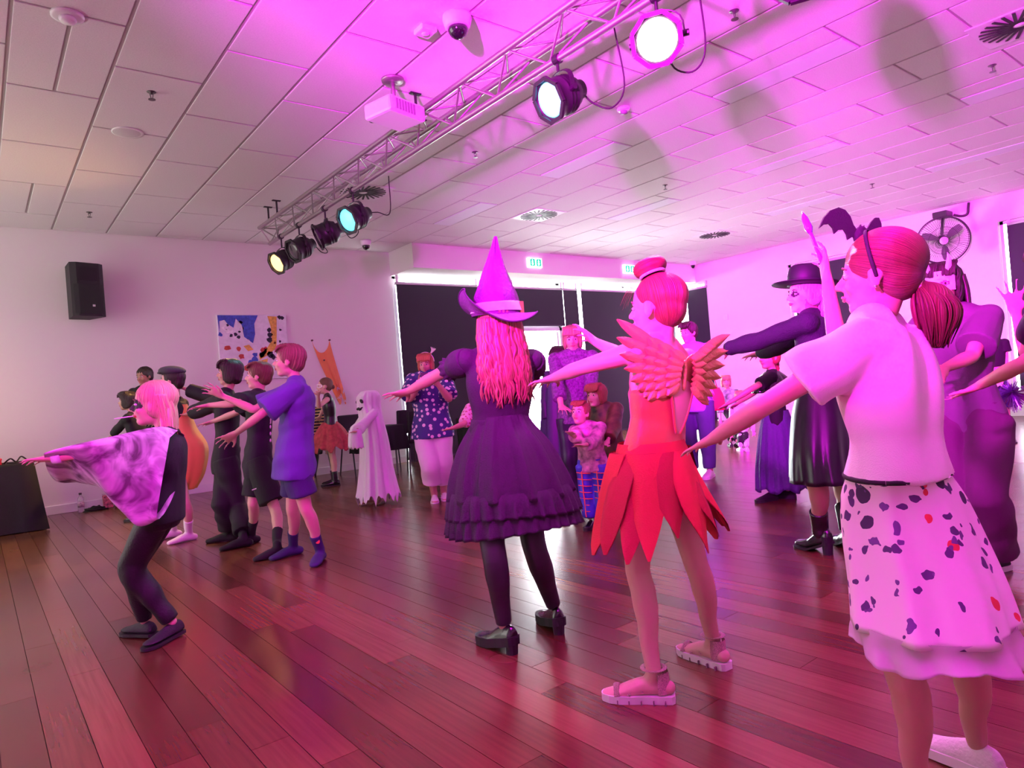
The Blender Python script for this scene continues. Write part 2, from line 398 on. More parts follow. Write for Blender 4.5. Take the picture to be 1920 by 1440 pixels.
def lamp(c, axis, lens_col, lens_str, label, spill=None, cable=None, angle=70):
    c = np.array(c, float); ax = _n(np.array(axis, float)); top = np.array([3.12, c[1], 3.205])
    root = empty('stage_lamp', c, label, 'stage lamp', 'stage lamps on the truss')
    side = _n(np.cross(ax, [0, 0, 1.0])); up = np.cross(side, ax)
    h = Acc().lathe(c, ax, [(.03, -.19), (.062, -.188), (.066, -.125), (.095, -.12), (.104, -.10), (.122, -.07), (.126, -.055), (.121, -.05), (.121, -.03), (.127, -.025), (.122, -.018), (.122, .0), (.128, .005), (.123, .01), (.123, .07), (.131, .08), (.131, .10), (.118, .10), (.113, .085), (.0, .075)], 28)
    h.obj('housing', blk, root, True)
    g = Acc()
    for k in range(8):   # octagonal gel frame and its clips
        t = math.pi / 8 + k * math.pi / 4; t2 = t + math.pi / 4
        p = c + ax * .105 + (side * math.cos(t) + up * math.sin(t)) * .139; q = c + ax * .105 + (side * math.cos(t2) + up * math.sin(t2)) * .139
        mid = (p + q) / 2; g.obox(mid, (q - p) / 2, _n(mid - c - ax * .105) * .012, ax * .010)
    g.obj('gel_frame', blk, root)
    if lens_col is not None:
        lm = M('lamp_lens_%d' % int(lens_col[0] * 100 + lens_col[1] * 10 + lens_str), lens_col, .2, emit=lens_col, estr=lens_str)
    else: lm = M('lamp_lens_unlit', (.05, .05, .055), .08, coat=.6)
    Acc().lathe(c, ax, [(.110, .088), (.105, .098), (.07, .110), (.0, .115)], 28).obj('lens', lm, root, True)
    y = Acc(); pts = []
    for k in range(13):
        t = math.pi * k / 12; v = side * math.cos(t) * .142
        pts.append(c + v + np.array([0, 0, 1.0]) * (.16 * math.sin(t) ** .6))
    for k in range(12):
        a, b = pts[k], pts[k + 1]; m_ = (a + b) / 2; d = (b - a) / 2
        y.obox(m_, d * 1.05, _n(np.cross(d, ax)) * .003, ax * .017)
    y.obj('yoke', blk, root)
    for s in (-1, 1): Acc().rod(c + side * s * .12, c + side * s * .165, .018, 10).obj('tilt_knob', blk, root)
    cl = Acc().rod(pts[6], top + np.array([0, 0, .0]), .010, 8); cl.lathe(top + np.array([0, -.022, .025]), (0, 1, 0), [(.034, 0), (.034, .044)], 14)
    cl.obj('clamp', blk, root)
    if cable is not None:
        a = c - ax * .185; Acc().path([a] + [a + np.array(v) for v in cable], .0055, 6, 6).obj('cable', blkr, root, True)
    if spill:
        sp = spot('stage_lamp_beam', c + ax * .13, c + ax * 3, spill[0], spill[1], angle, .7, .10); sp.parent = root; sp.location = Vector(ax * .13)
    return root
AX = (-.90, .12, -.40)
lamp((3.12, 8.31, 2.93), (-.88, -.22, -.45), (1.0, .55, .18), 3, 'black stage lamp glowing warm white at the wall end of the truss', (500, (1, .50, .16)), None, 110)
lamp((3.12, 7.72, 2.955), (-.88, -.1, -.40), None, 0, 'unlit black stage lamp beside the warm white one', None, [(.1, .0, -.10), (.22, .1, -.06), (.18, .3, .14)])
lamp((3.12, 6.96, 2.955), (-.80, .28, -.35), None, 0, 'unlit black stage lamp beside the turquoise one', None, [(.12, .05, -.1), (.25, .12, .02), (.14, .3, .27)])
lamp((3.12, 6.26, 2.955), (-.86, -.16, -.38), (.10, .75, .95), 2.6, 'black stage lamp glowing turquoise below a round ceiling diffuser', (160, (.3, .9, 1)), [(.05, -.12, -.02), (.1, -.28, -.06), (.05, -.4, .27)])
lamp((3.12, 3.18, 2.985), AX, (.16, .80, 1.0), 2.8, 'black stage lamp glowing pale blue, hung alone between projector and pink lamp', (160, (.4, .9, 1)), [(.06, -.05, -.10), (.12, -.16, -.16), (.12, -.28, -.06), (.02, -.32, .27)])
lamp((3.12, 2.36, 2.985), (-.74, -.42, -.38), (1.0, .58, .80), 12, 'dazzling pink-white stage lamp facing the dancers', (420, (1, .30, .85)), [(.06, -.02, -.16), (.12, -.12, -.2), (.12, -.20, -.08), (.02, -.24, .3)], 100)

lamp((3.12, 1.535, 2.985), (.86, .42, -.24), (1.0, .12, .80), 20, 'magenta stage lamp past the pink one, throwing the largest oval shadow', (5600, (1, .012, .98)), None, 56)
# projector on its ceiling mount
pj = empty('projector', (2.72, 4.62, 3.27), 'white video projector on a ceiling mount beside the truss', 'projector')
wp = M('white_plastic', (.80, .80, .79), .4)
pc = np.array([2.72, 4.62, 3.33]); f_ = _n(np.array([-.25, .97, 0])); s_ = np.array([f_[1], -f_[0], 0]); 
Acc().obox(pc, s_ * .19, f_ * .15, (0, 0, .062), .02).obj('case', wp, pj)
Acc().lathe(pc + f_ * .14 - s_ * .1, f_, [(.05, 0), (.05, .03), (.04, .032), (.038, .01)], 20).obj('lens', M('dark_lens', (.02, .02, .03), .1, coat=.5), pj, True)
v_ = Acc()
for k in range(7): v_.obox(pc - f_ * .151 + s_ * (-.12 + .03 * k), s_ * .01, f_ * .003, (0, 0, .04))
v_.obj('vent_grille', M('grey_plastic', (.25, .25, .25), .5), pj)
Acc().rod(pc + (0, 0, .05), (pc[0], pc[1], 3.602), .018, 12).obj('mount_pole', alu, pj, True)
Acc().lathe((pc[0], pc[1], 3.602), (0, 0, -1), [(.09, 0), (.085, .02), (.03, .03)], 24).obj('ceiling_plate', alu, pj, True)
Acc().obox(pc + (0, 0, .072), s_ * .09, f_ * .07, (0, 0, .010)).obj('bracket', blk, pj)
Acc().path([pc + s_ * .15 - f_ * .1 - (0, 0, .04), pc + s_ * .22 - f_ * .12 - (0, 0, .03), pc + s_ * .3 - f_ * .02 + (0, 0, .02), (3.0, 4.75, 3.4)], .006).obj('cable', blkr, pj, True)

# ================================================================ ceiling fittings
zc = ZC
def dome(x, y, label, r=.075):
    c = empty('dome_camera', (x, y, zc), label, 'camera')
    Acc().lathe((x, y, zc + .002), (0, 0, -1), [(r * 1.12, 0), (r * 1.15, .03), (r * 1.0, .075), (r * .9, .085)], 28).obj('base', wp, c, True)
    Acc().lathe((x, y, zc), (0, 0, -1), [(r * .82, .07), (r * .80, .10), (r * .62, .13), (r * .3, .15), (0, .155)], 24).obj('dome', M('smoked_dome', (.01, .01, .012), .05, coat=1), c, True)
dome(2.66, 3.62, 'white dome camera with black bubble on the ceiling near the projector', .085)
dome(4.94, 9.60, 'small dome camera on the ceiling beside the bulkhead corner')
dome(12.7, 9.2, 'tiny dome camera high in the corner where bulkhead meets the far side wall', .06)
b_ = empty('motion_sensor', (2.56, 3.86, zc), 'small white box sensor on the ceiling beside the dome camera', 'sensor')
Acc().box(2.50, 2.62, 3.80, 3.92, zc - .035, zc + .003, .01).obj('case', wp, b_)
Acc().lathe((2.56, 3.86, zc - .034), (0, 0, -1), [(.03, 0), (.026, .008), (0, .012)], 14).obj('lens', M('milky_plastic', (.85, .85, .85), .25), b_, True)
sd = empty('smoke_detector', (.59, 4.8, zc), 'round white smoke detector on the ceiling above the long wall', 'smoke detector')
Acc().lathe((.59, 4.8, zc + .002), (0, 0, -1), [(.09, 0), (.09, .015), (.075, .02), (.06, .022)], 28).obj('base', wp, sd, True)
Acc().lathe((.59, 4.8, zc - .018), (0, 0, -1), [(.045, 0), (.048, .012), (.04, .028), (0, .032)], 20).obj('chamber', wp, sd, True)
d2 = empty('smoke_detector', (4.85, 4.13, zc), 'white smoke detector on the magenta-lit ceiling beyond the truss', 'smoke detector')
Acc().lathe((4.85, 4.13, zc + .002), (0, 0, -1), [(.06, 0), (.06, .02), (.045, .03)], 24).obj('base', wp, d2, True)
Acc().lathe((4.85, 4.13, zc - .028), (0, 0, -1), [(.03, 0), (.035, .02), (.0, .03)], 16).obj('chamber', M('grey_plastic'), d2, True)
cs = empty('ceiling_speaker', (1.19, 6.57, zc), 'flush round white loudspeaker in a ceiling tile', 'speaker')
Acc().lathe((1.19, 6.57, zc + .003), (0, 0, -1), [(.125, 0), (.125, .010), (.112, .011)], 32).obj('rim', wp, cs, True)
Acc().lathe((1.19, 6.57, zc - .004), (0, 0, -1), [(.112, 0), (.10, .004), (0, .006)], 32).obj('grille', M('speaker_grille', (.7, .7, .69), .6, bump=.5, bscale=500), cs, True)
spr_m = M('sprinkler_metal', (.16, .15, .15), .35, .6)
for (x, y, lb) in [(1.21, 5.67, 'fire sprinkler in the tile next to the flush round ceiling speaker'), (1.21, 9.3, 'fire sprinkler above the wall speaker, close to the long wall'), (4.25, 5.66, 'fire sprinkler between the truss and the first ceiling light strip'),
    (7.25, 5.58, 'fire sprinkler just past the tip of a lamp shadow on the ceiling'), (10.21, 4.25, 'fire sprinkler on the far ceiling towards the wall fan'), (7.19, 1.91, 'fire sprinkler near the diffuser past the largest lamp shadow'), (4.3, 2.6, 'fire sprinkler just beyond the dazzling pink lamp')]:
    s = empty('sprinkler', (x, y, zc), lb, 'sprinkler', 'ceiling sprinklers')
    Acc().lathe((x, y, zc + .003), (0, 0, -1), [(.035, 0), (.032, .006), (.012, .008), (.012, .02)], 16).obj('escutcheon', spr_m, s, True)
    a = Acc(); a.rod((x - .012, y, zc - .015), (x - .004, y, zc - .055), .003, 6); a.rod((x + .012, y, zc - .015), (x + .004, y, zc - .055), .003, 6); a.obj('frame', spr_m, s)
    Acc().lathe((x, y, zc - .055), (0, 0, -1), [(.006, 0), (.026, .002), (.026, .005), (0, .006)], 14).obj('deflector', spr_m, s)
def vent(x, y, label):
    v = empty('ceiling_diffuser', (x, y, zc), label, 'air vent', 'swirl ceiling diffusers')
    Acc().box(x - .29, x + .29, y - .29, y + .29, zc - .008, zc + .004, .003).obj('plate', M('diffuser_white', (.78, .77, .77), .5), v)
    a = Acc()
    for k in range(24):
        t = 2 * math.pi * k / 24; t2 = t + .35
        p = np.array([x + .055 * math.cos(t), y + .055 * math.sin(t), zc - .010]); q = np.array([x + .27 * math.cos(t2), y + .27 * math.sin(t2), zc - .010])
        d = (q - p) / 2; a.obox((p + q) / 2, d, _n(np.cross(d, [0, 0, 1])) * .011, (0, 0, .004))
    a.obj('slots', M('slot_black', (.012, .012, .012), .6), v)
    Acc().lathe((x, y, zc - .007), (0, 0, -1), [(.045, 0), (.04, .006), (0, .007)], 20).obj('hub', M('diffuser_white'), v, True)
vent(6.61, 7.38, 'round swirl air diffuser above the pointed witch hat'); vent(10.73, 7.25, 'swirl air diffuser near the far side wall')
vent(3.8, 7.35, 'swirl air diffuser half hidden behind the truss'); vent(6.5, 1.52, 'swirl air diffuser past the largest lamp shadow')

# ================================================================ wall things
# loudspeaker
ls = empty('wall_speaker', (1.21, YW, 2.78), 'large black loudspeaker bracketed high on the long wall', 'speaker')
sp_m = M('black_speaker_paint', (.016, .015, .016), .6, bump=.3, bscale=300)
def prism(acc, poly, z0, z1):
    n = len(poly); v = [(x, y, z0) for x, y in poly] + [(x, y, z1) for x, y in poly]
    acc.add(v, [tuple(range(n - 1, -1, -1)), tuple(range(n, 2 * n))] + [(i, (i + 1) % n, n + (i + 1) % n, n + i) for i in range(n)]); return acc
cxs, cys = 1.17, YW - .26
body = [(-.19, -.15), (-.13, -.19), (.13, -.19), (.19, -.15), (.12, .17), (-.12, .17)]
ca, sa = math.cos(.25), math.sin(.25)
rot = lambda x, y: (cxs + x * ca - y * sa, cys + x * sa + y * ca)
prism(Acc(), [rot(*p) for p in body], 2.44, 3.11).obj('cabinet', sp_m, ls)
gr = [(-.165, -.170), (-.12, -.20), (.12, -.20), (.165, -.170)]
a = Acc(); prism(a, [rot(*p) for p in gr], 2.47, 2.84); a.obj('grille', M('speaker_cloth', (.022, .022, .023), .8, bump=.6, bscale=600), ls)
a = Acc(); prism(a, [rot(*p) for p in [(-.10, -.195), (.10, -.195), (.09, -.18), (-.09, -.18)]], 2.88, 3.05); a.obj('horn', M('horn_black', (.008, .008, .008), .35), ls)
a = Acc(); a.box(1.14, 1.22, YW - .10, YW + .005, 2.68, 2.86, .004); a.obj('bracket', blk, ls)
a = Acc(); prism(a, [rot(*p) for p in [(.025, -.203), (.055, -.203), (.055, -.199), (.025, -.199)]], 2.56, 2.585); a.obj('badge', M('badge_white', (.7, .7, .7), .4), ls)
# painting
px0, px1, pz0, pz1 = 2.82, 3.83, 1.55, 2.52
pt = empty('painting', ((px0 + px1) / 2, YW, pz0), 'unframed abstract canvas with blue, red and yellow flower splashes on the wall', 'painting')
Acc().box(px0, px1, YW - .045, YW - .0002, pz0, pz1, .004).obj('canvas', M('painted_canvas', (.78, .76, .82), .8, bump=.3, bscale=350, var=.08, vscale=14), pt)
def patch(name, polys, col):
    a = Acc()
    for P in polys:
        n = len(P); x = [px0 + u * (px1 - px0) for u, v in P]; z = [pz1 - v * (pz1 - pz0) for u, v in P]
        a.add([(x[i], YW - .0455, z[i]) for i in range(n)] + [(x[i], YW - .0475, z[i]) for i in range(n)], [tuple(range(n)), tuple(range(2 * n - 1, n - 1, -1))] + [(i, n + i, n + (i + 1) % n, (i + 1) % n) for i in range(n)])
    a.obj(name, M('paint_' + name, col, .6, var=.25, vscale=30), pt)
rp = random.Random(3)
def blob(u, v, r, n=9): return [(u + r * (.6 + .6 * rp.random()) * math.cos(2 * math.pi * i / n), v + 1.05 * r * (.6 + .6 * rp.random()) * math.sin(2 * math.pi * i / n)) for i in range(n)]
patch('blue_paint', [[(0.01, .01), (.58, .01), (.52, .14), (.52, .3), (.48, .44), (.36, .34), (.34, .16), (.26, .06), (.22, .2), (.14, .14), (.10, .08), (.03, .1), (.02, .3)], blob(.5, .62, .04), blob(.49, .7, .05), blob(.42, .74, .04)] + [blob(.03, .3, .03)], (.05, .10, .48))
patch('yellow_paint', [[(.72, .02), (.86, .03), (.84, .3), (.82, .52), (.7, .62), (.56, .7), (.55, .62), (.68, .52), (.76, .4), (.76, .2)], [(.34, .48), (.42, .46), (.48, .54), (.40, .56)], [(.54, .72), (.68, .68), (.66, .78), (.55, .82)]], (.72, .44, .08))
patch('red_paint', [blob(*q) for q in [(.12, .5, .05), (.27, .52, .035), (.3, .64, .045), (.2, .74, .035), (.36, .82, .05), (.41, .91, .04), (.63, .56, .05), (.6, .86, .05), (.66, .53, .03), (.8, .44, .02), (.17, .82, .02)]], (.52, .07, .05))
patch('black_paint', [blob(*q) for q in [(.73, .24, .035), (.74, .31, .04), (.73, .39, .045), (.9, .04, .035), (.94, .05, .03), (.6, .62, .05), (.72, .62, .05), (.76, .66, .04), (.24, .3, .03), (.18, .32, .025), (.28, .34, .03), (.3, .26, .02), (.88, .42, .02), (.9, .24, .02), (.14, .16, .02), (.1, .72, .02), (.12, .86, .02), (.43, .78, .03)]], (.02, .025, .04))
patch('white_paint', [blob(*q) for q in [(.32, .12, .035), (.33, .22, .04), (.09, .2, .05), (.15, .24, .05), (.2, .33, .02), (.24, .36, .02), (.72, .64, .012), (.75, .62, .012), (.78, .66, .012), (.74, .68, .012), (.41, .4, .03)]], (.82, .78, .84))
# orange gauze hung by its corners
gz = empty('orange_gauze', (4.45, YW, 1.2), 'torn orange gauze cloth pinned to the wall by two corners', 'cloth decoration')
V = []; Fq = []; NU, NV = 14, 26
for j in range(NV + 1):
    for i in range(NU + 1):
        u, v = i / NU, j / NV
        left = 4.23 + .36 * v ** 1.3; right = 4.52 + .20 * v
        top = 2.12 - .20 * (1 - (2 * u - 1) ** 2) ** .7 * (1 - v)
        x = left + (right - left) * u; z = top - v * (.95 + .1 * math.sin(9 * u)) - 0.0
        V.append((x, YW - .004 - .03 * abs(math.sin(u * 9 + v * 2)) * (.3 + v), z))
for j in range(NV):
    for i in range(NU):
        if not (j > NV - 6 and (i * 7 + j) % 4 == 0): Fq.append((j * (NU + 1) + i, j * (NU + 1) + i + 1, (j + 1) * (NU + 1) + i + 1, (j + 1) * (NU + 1) + i))
mesh_obj('cloth', V, Fq, M('orange_gauze', (.95, .28, .07), .8, alpha=.75), gz)
for x, z in ((4.23, 2.12), (4.52, 2.12), (4.40, 1.80)): Acc().lathe((x, YW - .001, z), (0, -1, 0), [(.014, 0), (.014, .03), (0, .033)], 10).obj('pin', M('dark_pin', (.1, .03, .02), .4), gz)
# exit signs on the bulkhead
def exit_sign(x, label):
    e = empty('exit_sign', (x, 9.52, 3.33), label, 'exit sign', 'exit signs on the bulkhead')
    Acc().box(x - .17, x + .17, 9.47, 9.525, 3.31, 3.49, .008).obj('case', M('exit_white', (.9, .95, .92), .4, emit=(.85, 1, .93), estr=1.6), e)
    gm = M('exit_green', (.0, .42, .22), .4, emit=(.0, .62, .34), estr=.9)
    for s in (-.075, .075):
        a = Acc(); a.box(x + s - .05, x + s + .05, 9.462, 9.472, 3.335, 3.465, .02); p = a.obj('pictogram', gm, e)
        w = Acc(); w.rod((x + s, 9.460, 3.445), (x + s, 9.463, 3.445), .010, 10); w.obox((x + s, 9.4615, 3.41), (.010, 0, 0), (0, .0015, 0), (.004, 0, .024))
        w.obox((x + s - .012, 9.4615, 3.37), (.006, 0, .004), (0, .0015, 0), (-.008, 0, .022)); w.obox((x + s + .014, 9.4615, 3.375), (.006, 0, -.004), (0, .0015, 0), (.006, 0, .020)); w.obox((x + s, 9.4615, 3.42), (.024, 0, .004), (0, .0015, 0), (0, 0, .004))
        w.obj('running_figure', M('exit_white'), p)
exit_sign(8.3, 'lit green and white exit sign above the open doorway'); exit_sign(10.9, 'lit green and white exit sign peeking out behind the hair bun')
# wall fan
fc = np.array([12.78, 4.28, 2.985]); fx = _n(np.array([-.86, -.42, -.22])); fs = _n(np.cross(fx, [0, 0, 1.0])); fu = np.cross(fs, fx)
fan = empty('wall_fan', fc, 'big round caged fan bracketed on the side wall', 'fan')
fm = M('fan_black', (.05, .045, .05), .4, .3)
cg = Acc(); R_ = .385
for k in range(64):
    t = 2 * math.pi * k / 64; d = fs * math.cos(t) + fu * math.sin(t)
    for pr in ([(.06, .10), (.2, .085), (.36, .04), (R_, .0)], [(.06, -.12), (.2, -.11), (.36, -.05), (R_, .0)]):
        for (r0, h0), (r1, h1) in zip(pr[:-1], pr[1:]): cg.rod(fc + d * r0 + fx * h0, fc + d * r1 + fx * h1, .0022, 4, cap=False)
cg.obj('cage', fm, fan)
rg = Acc()
for rr, hh, w, nm_ in ((R_, 0, .010, 'rim'), (.37, .045, .005, 'front_ring'), (.22, .085, .003, 'front_ring'), (.37, -.05, .004, 'rear_ring')):
    rg = Acc()
    P = [fc + fx * hh + (fs * math.cos(t) + fu * math.sin(t)) * rr for t in np.linspace(0, 2 * math.pi, 49)]
    rg.path(P, w, 6, 1); rg.obj(nm_, fm, fan, True)
for k in range(3):
    t0 = k * 2 * math.pi / 3 + .4; V = []; n = 8
    for i in range(n + 1):
        r = .06 + .27 * i / n; wd = .12 + .32 * math.sin(math.pi * (i / n) ** .7) * .6
        for s, hh in ((-1, -.03), (1, .03)): V.append(fc + (fs * math.cos(t0 + s * wd) + fu * math.sin(t0 + s * wd)) * r + fx * hh)
    V2 = [v + fx * .004 for v in V]; fcs = [(2 * i, 2 * i + 1, 2 * i + 3, 2 * i + 2) for i in range(n)]; m0 = len(V)
    mesh_obj('blade', V + V2, fcs + [tuple(m0 + q for q in f[::-1]) for f in fcs] + [(0, m0, m0 + 1, 1)], M('fan_blade', (.16, .14, .16), .35), fan)
Acc().lathe(fc + fx * .09, fx, [(.065, 0), (.062, .015), (.03, .022), (0, .023)], 20).obj('badge', M('fan_badge', (.75, .6, .65), .4), fan, True)
Acc().lathe(fc - fx * .02, -fx, [(.07, 0), (.08, .04), (.075, .16), (.03, .19)], 18).obj('motor', fm, fan, True)
a = Acc(); a.rod(fc - fx * .17, (13.0, 4.33, 3.42), .022, 10); a.obj('arm', fm, fan, True)
Acc().box(12.92, XR + .005, 4.24, 4.46, 3.40, 3.50, .01).obj('bracket', fm, fan)
Acc().path([(13.1, 4.2, 3.42), (13.15, 4.1, 3.38), (13.17, 4.02, 3.40), (13.17, 4.0, 3.50), (13.18, 3.99, 3.58)], .02, 8).obj('power_cord', fm, fan, True)
# switch plate and socket on the side wall
for (y, z, l) in ((8.81, 2.30, 'small square white wall plate high on the side wall'), (3.95, 1.6, 'small white switch plate between the fan and the bright blind edge')):
    q = empty('wall_plate', (XR, y, z), l, 'wall plate'); Acc().box(XR - .012, XR + .003, y - .06, y + .06, z - .06, z + .06, .004).obj('plate', wp, q); Acc().box(XR - .018, XR - .01, y - .018, y + .018, z - .025, z + .025, .003).obj('switch', wp, q)
# bat decoration on the right blind
bt = empty('bat_cutout', (XR - .03, 2.95, 2.7), 'black paper bat stuck on the dark blind past the fan', 'bat decoration')
P = [(-.0, .02), (.03, .06), (.05, .03), (.12, .06), (.24, .05), (.19, .0), (.13, -.02), (.08, -.05), (.03, -.03), (0, -.08)]
P = P + [(-x, z) for x, z in P[::-1][1:-0 or None]]
n = len(P); V = [(XR - .03, 2.95 + x, 2.62 + z) for x, z in P] + [(XR - .036, 2.95 + x, 2.62 + z) for x, z in P]
mesh_obj('paper', V, [tuple(range(n)), tuple(range(2 * n - 1, n - 1, -1))] + [(i, (i + 1) % n, n + (i + 1) % n, n + i) for i in range(n)], M('bat_black', (.006, .006, .007), .6), bt, False)
Acc().lathe((XR - .036, 2.95, 2.64), (-1, 0, 0), [(.012, 0), (.010, .004), (0, .005)], 10).obj('gold_spot', M('gold_foil', (.7, .4, .1), .3, .8), bt)

# ================================================================ furniture and things on the floor
cloth_k = M('black_tablecloth', (.004, .004, .0045), .75, bump=.2, bscale=40)
def cloth_table(x0, x1, y0, y1, z, label, drop=.68, flare=.05):
    t = empty('cloth_table', ((x0 + x1) / 2, (y0 + y1) / 2, 0), label, 'table')
    Acc().box(x0 + .02, x1 - .02, y0 + .02, y1 - .02, z - .035, z - .008, .004).obj('table_top', M('laminate', (.4, .4, .38), .5), t)
    for lx in (x0 + .1, x1 - .1):
        for ly in (y0 + .1, y1 - .1): rod_part('leg', (lx, ly, 0), (lx, ly, z - .03), .015, M('steel_leg', (.2, .2, .2), .3, .8), t)
    V = []; per = []; seg = 14
    for (a, b, c, d) in ((x0, y0, x1, y0), (x1, y0, x1, y1), (x1, y1, x0, y1), (x0, y1, x0, y0)):
        for i in range(seg): per.append((a + (c - a) * i / seg, b + (d - b) * i / seg))
    n = len(per); mx, my = (x0 + x1) / 2, (y0 + y1) / 2
    rings = [(z, 0.0), (z - .02, .008), (z - drop * .5, flare * .5), (z - drop, flare)]
    for k, (zz, off) in enumerate(rings):
        for i, (x, y) in enumerate(per):
            w = off * (1 + .9 * math.sin(i * 1.9)) if k > 1 else off
            V.append((x + (w if x > mx else -w) * (abs(x - mx) > (x1 - x0) / 2 - .01), y + (w if y > my else -w) * (abs(y - my) > (y1 - y0) / 2 - .01), zz))
    V.append((mx, my, z)); F2 = [(k * n + i, k * n + (i + 1) % n, (k + 1) * n + (i + 1) % n, (k + 1) * n + i) for k in range(3) for i in range(n)]
    F2 += [(len(V) - 1, (i + 1) % n, i) for i in range(n)]
    mesh_obj('tablecloth', V, F2, cloth_k, t); return t
cloth_table(-1.6, .47, 8.98, 9.75, .735, 'long table under a floor-length black cloth below the wall speaker', .725)
a = empty('red_box', (.0, 9.3, .735), 'flat red box on the black-clothed table', 'box')
Acc().box(-.30, .20, 9.12, 9.42, .735, .79, .006).obj('carton', M('red_card', (.55, .02, .03), .5), a); Acc().box(-.305, .205, 9.115, 9.425, .785, .80, .003).obj('lid', M('red_card_lid', (.7, .03, .05), .45), a)
a = empty('laptop', (-.12, 9.55, .735), 'dark laptop screen standing open behind the red box', 'laptop')
Acc().box(-.35, .05, 9.48, 9.72, .735, .752, .004).obj('keyboard_deck', blk, a); Acc().obox((-.12, 9.70, .89), (.2, 0, 0), (0, .006, 0), (.02, .03, .14)).obj('screen', blk, a)
a = empty('cable_coil', (.36, 9.3, .74), 'tangle of black cable on the edge of the black-clothed table', 'cable')
Acc().path([(.22, 9.25, .742), (.28, 9.2, .79), (.33, 9.25, .75), (.38, 9.3, .80), (.43, 9.28, .75), (.40, 9.2, .742), (.3, 9.15, .742), (.25, 9.2, .75)], .008, 6, 6).obj('cable', blkr, a, True)
# bottle by the wall
bx_, by_ = .98, 10.10
bo = empty('water_bottle', (bx_, by_, 0), 'clear plastic water bottle standing against the baseboard', 'bottle')
Acc().lathe((bx_, by_, .001), (0, 0, 1), [(.03, 0), (.036, .01), (.036, .06), (.033, .08), (.036, .10), (.036, .15), (.03, .18), (.014, .21), (.013, .225)], 20).obj('bottle_body', M('clear_plastic', (.85, .88, .9), .08, trans=.75), bo, True)
Acc().lathe((bx_, by_, .065), (0, 0, 1), [(.0368, 0), (.0368, .07)], 20).obj('paper_label', M('bottle_label', (.45, .35, .4), .5, var=.6, vscale=60), bo, True)
Acc().lathe((bx_, by_, .222), (0, 0, 1), [(.017, 0), (.017, .022), (0, .024)], 14).obj('cap', M('dark_cap', (.05, .03, .04), .4), bo)
sb = empty('snack_packet', (1.28, 10.16, 0), 'red and white snack packet leaning on the wall', 'packet')
Acc().obox((1.28, 10.17, .085), (.055, 0, 0), (0, .022, .006), (0, .03, .08), .012).obj('pouch', M('packet_print', (.42, .10, .12), .4, var=.9, vscale=28), sb)
Acc().obox((1.28, 10.205, .170), (.055, 0, 0), (0, .003, 0), (0, .002, .012)).obj('seal', M('packet_seal', (.6, .5, .5), .4), sb)
cb = empty('dropped_garment', (1.13, 10.05, 0), 'small crumpled black garment on the floor between bottle and packet', 'garment')
def lump(acc, c, sx, sy, sz, seed, n=22, m=12, amp=.35):
    r = np.random.default_rng(seed); V = []; ph = r.random(6) * 6
    for j in range(m + 1):
        for i in range(n):
            t = 2 * math.pi * i / n; p = math.pi / 2 * (1 - j / m)
            k = 1 + amp * (math.sin(3 * t + ph[0] + 2 * p) * .4 + math.sin(7 * t + ph[1] - 3 * p) * .3 + math.sin(5 * p * 2 + ph[2] + 2 * t) * .4)
            V.append((c[0] + sx * k * math.cos(t) * math.sin(math.pi / 2 * (j / m) + .02), c[1] + sy * k * math.sin(t) * math.sin(math.pi / 2 * (j / m) + .02), c[2] + max(0, sz * k * math.cos(math.pi / 2 * j / m))))
    acc.add(V, [(j * n + i, (j + 1) * n + i, (j + 1) * n + (i + 1) % n, j * n + (i + 1) % n) for j in range(m) for i in range(n)] + [tuple(range(n))])
a = Acc(); lump(a, (1.13, 10.05, 0), .12, .07, .05, 1); a.obj('cloth', cloth_k, cb, True)
hp = empty('clothes_heap', (1.62, 10.0, 0), 'heap of brown and cream clothes on the floor behind the tie-dye dancer', 'clothes')
for k, (dx, dy, sx, sz, c) in enumerate([(-.1, .08, .16, .27, (.16, .10, .05)), (.12, -.02, .17, .17, (.48, .36, .28)), (-.12, -.1, .12, .12, (.07, .05, .03)), (.02, -.08, .1, .2, (.35, .22, .13))]):
    a = Acc(); lump(a, (1.62 + dx, 10.0 + dy, 0), sx, sx * .8, sz, 10 + k, amp=.5); a.obj('garment', M('heap_%d' % k, c, .8, var=.4, vscale=18), hp, True)

# stacking chairs and side tables along the far left part
ck = M('chair_fabric', (.012, .012, .014), .75, bump=.2, bscale=300)
def chair(x, y, rz, label):
    c = empty('stacking_chair', (x, y, 0), label, 'chair'); ca, sa = math.cos(rz), math.sin(rz)
    T = lambda p: (x + p[0] * ca - p[1] * sa, y + p[0] * sa + p[1] * ca, p[2])
    def ob(nm, cen, hx, hy, hz, m, tilt=0, bev=.02):
        cc = T(cen); ob_ = Acc().obox(cc, np.array([ca, sa, 0]) * hx, np.array([-sa * math.cos(tilt), ca * math.cos(tilt), math.sin(tilt)]) * hy, np.array([sa * math.sin(tilt), -ca * math.sin(tilt), math.cos(tilt)]) * hz, bev).obj(nm, m, c); return ob_
    ob('seat', (0, 0, .45), .23, .22, .03, ck); ob('backrest', (0, .23, .72), .22, .022, .19, ck, -.15)
    st = M('chair_steel', (.05, .05, .05), .3, .7)
    for sx in (-1, 1):
        rod_part('leg', T((sx * .21, -.18, .44)), T((sx * .23, -.26, 0)), .012, st, c); rod_part('leg', T((sx * .21, .18, .44)), T((sx * .23, .28, 0)), .012, st, c)
        rod_part('back_upright', T((sx * .20, .2, .43)), T((sx * .19, .27, .88)), .012, st, c)
    return c
chair(5.25, 8.9, 2.7, 'black stacking chair standing between the ghost and the spotted blouse')
chair(5.45, 9.75, 3.0, 'black stacking chair tucked against the dark blind behind another chair')
chair(3.86, 9.86, 0.1, 'black stacking chair under the seated woman in stripes')
